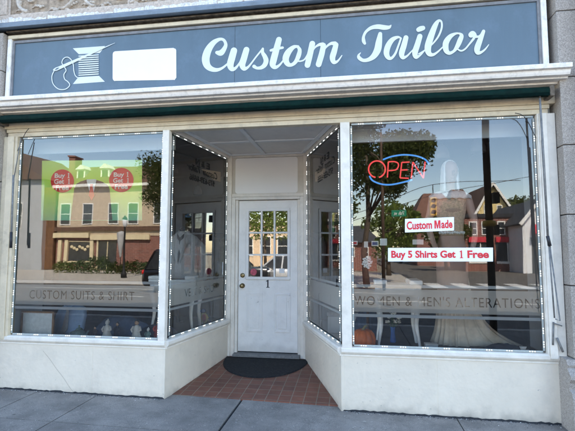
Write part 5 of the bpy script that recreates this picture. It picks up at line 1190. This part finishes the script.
# ---- cars
def car(label, x, y, z, paint_, L_=4.6, H=1.45, suv=False, rz=0):
    t = thing('parked_car', label, 'car', (x,y,z), 'cars parked along the road', rz); W2 = .9; hb = .78 if not suv else .95
    def sec(xx, zb, zt, w): return [(xx,-w,zb),(xx,-w*1.02,(zb+zt)/2),(xx,-w*.94,zt),(xx,w*.94,zt),(xx,w*1.02,(zb+zt)/2),(xx,w,zb)]
    h = L_/2
    obj('body', MB().loft([sec(-h,.42,hb*.78,W2*.80),sec(-h+.12,.26,hb*.9,W2*.93),sec(-h*.55,.22,hb*.97,W2),sec(0,.22,hb,W2),sec(h*.5,.22,hb,W2),sec(h-.12,.28,hb*.98,W2*.95),sec(h,.42,hb*.92,W2*.84)]), paint_, t, local=True, bevel=.05)
    a0, a1 = (-h*.45, h*.62) if not suv else (-h*.50, h*.93); r0, r1 = (-h*.12, h*.28) if not suv else (-h*.18, h*.78)
    def cab(k, zt, s): return [(a0+(r0-a0)*k,-W2*s,zt),(a1+(r1-a1)*k,-W2*s,zt),(a1+(r1-a1)*k,W2*s,zt),(a0+(r0-a0)*k,W2*s,zt)]
    obj('cabin_glass', MB().loft([cab(0,hb*.985,.90),cab(.92,H-.06,.72)], smooth=False), M['win'], t, local=True)
    rf_ = obj('roof', MB().loft([cab(.93,H-.055,.73),cab(1.0,H,.66)], smooth=False), paint_, t, local=True, bevel=.02)
    pm = MB()
    for s in (-1,1):
        for f_ in (0,.45,1):
            b0 = a0+(a1-a0)*f_; b1 = r0+(r1-r0)*f_; pm.obox((b0,s*W2*.905,hb*.985),(b1,s*W2*.735,H-.05),.07,.03,(0,s,0))
    obj('pillars', pm, paint_, t, local=True)
    for xx in (-h*.62, h*.60):
        for s in (-1,1):
            w = obj('wheel', MB().add([],[]), M['tyre'], t, local=True); bpy.data.objects.remove(w)
            pr_ = [(.20,-.10),(.31,-.10),(.335,-.07),(.335,.07),(.31,.10),(.20,.10)]
            def ring(pr_, n=20): 
                return [[(xx+r*math.cos(2*math.pi*j/n), s*.82+d*s, .33+r*math.sin(2*math.pi*j/n)) for j in range(n)] for r, d in pr_]
            w = obj('wheel', MB().loft(ring(pr_)), M['tyre'], t, local=True); obj('rim', MB().loft(ring([(.205,.06),(.205,.102),(.12,.085),(.03,.10)])), M['rim'], w, local=True)
    for s in (-1,1):
        obj('headlight', MB().ell((-h+.09,s*.62,hb*.74),(.10,.20,.08)), M['head'], t, local=True); obj('tail_light', MB().ell((h-.06,s*.70,hb*.86),(.08,.14,.11)), M['tail'], t, local=True); obj('mirror', MB().ell((a0+.35,s*.98,hb*1.05),(.07,.10,.07),8,6), paint_, t, local=True)
    return t
zr = -.25
car('black sports utility car with red tail lights parked opposite', X(147,12.6)+2.35, -12.9, zr, M['carblk'], 4.7, 1.72, True, R(180))
car('silver saloon car parked opposite the door', -3.6, -14.6, zr, M['carsil'], 4.6, 1.45, False, 0)
# ---- row neighbours of the shop, on our side of the street
for nm_, x0, x1, lab in (('brick_neighbour_building', -24, -4.78, 'red brick building adjoining the shop on the left'), ('stone_neighbour_building', 2.98, 22, 'plain stone building adjoining the shop on the right')):
    t = thing(nm_, lab, 'building', ((x0+x1)/2,0,-.2)); m_ = M['brickr'] if x0 < 0 else M['stone']
    obj('wall', MB().box(x0,x1,0,9,-.36,9.0), m_, t)
    k = 0; x = x0+1.2
    while x < x1-2.0:
        for z0, z1 in ((5.4,7.2),): 
            w = obj('window', MB().box(x-.08,x+1.28,-.06,-.003,z0-.08,z1+.08), M['wtrim'], t); obj('pane', MB().box(x,x+1.2,-.07,-.061,z0,z1), M['win'], w)
        w = obj('shop_window', MB().box(x-.1,x+2.1,-.06,-.003,.5,2.7), M['wtrim'], t); obj('pane', MB().box(x,x+2.0,-.07,-.061,.6,2.6), M['win'], w); x += 2.9
# ================================================================== LIGHT, SKY, CAMERA
EL, AZ = R(46), R(14)
SKY, SUN = 1.2, 27.0
w = bpy.data.worlds.new('World'); SC.world = w; w.use_nodes = True; nt = w.node_tree; nt.nodes.clear()
bg = nt.nodes.new('ShaderNodeBackground'); ow = nt.nodes.new('ShaderNodeOutputWorld'); sk_ = nt.nodes.new('ShaderNodeTexSky')
sk_.sky_type = 'NISHITA'; sk_.sun_disc = False; sk_.sun_elevation = EL; sk_.sun_rotation = AZ; sk_.air_density = 1.0; sk_.dust_density = .6; sk_.ozone_density = 2.0
bg.inputs[1].default_value = SKY; tint = nt.nodes.new('ShaderNodeMixRGB'); tint.blend_type = 'MULTIPLY'; tint.inputs[0].default_value = 1; tint.inputs[2].default_value = (1.0, .865, .745, 1)
nt.links.new(sk_.outputs[0], tint.inputs[1]); hs = nt.nodes.new('ShaderNodeHueSaturation'); hs.inputs['Saturation'].default_value = 1.15; nt.links.new(tint.outputs[0], hs.inputs['Color']); nt.links.new(hs.outputs[0], bg.inputs[0]); nt.links.new(bg.outputs[0], ow.inputs[0])
sd = Vector((math.sin(AZ)*math.cos(EL), math.cos(AZ)*math.cos(EL), math.sin(EL)))
ld = bpy.data.lights.new('sun', 'SUN'); ld.energy = SUN; ld.angle = R(.53); ld.color = (1, .91, .77)
lo = bpy.data.objects.new('sun', ld); C.objects.link(lo); lo.rotation_euler = (-sd).to_track_quat('-Z', 'Y').to_euler(); lo.location = sd*60
cd = bpy.data.cameras.new('camera'); cam = bpy.data.objects.new('camera', cd); C.objects.link(cam); SC.camera = cam
cd.sensor_fit = 'HORIZONTAL'; cd.sensor_width = 36; cd.lens = 36*F/575; cd.clip_end = 1500; cd.clip_start = .05
cam.matrix_world = Matrix((RT, UPV, -FWD)).transposed().to_4x4(); cam.location = CAMP
SC.view_settings.view_transform = 'Standard'; SC.view_settings.look = 'None'; SC.view_settings.exposure = 0; SC.view_settings.gamma = 1
try:
    SC.cycles.max_bounces = 10; SC.cycles.transparent_max_bounces = 16; SC.cycles.glossy_bounces = 5; SC.cycles.use_denoising = True; SC.cycles.sample_clamp_indirect = 8
except Exception: pass
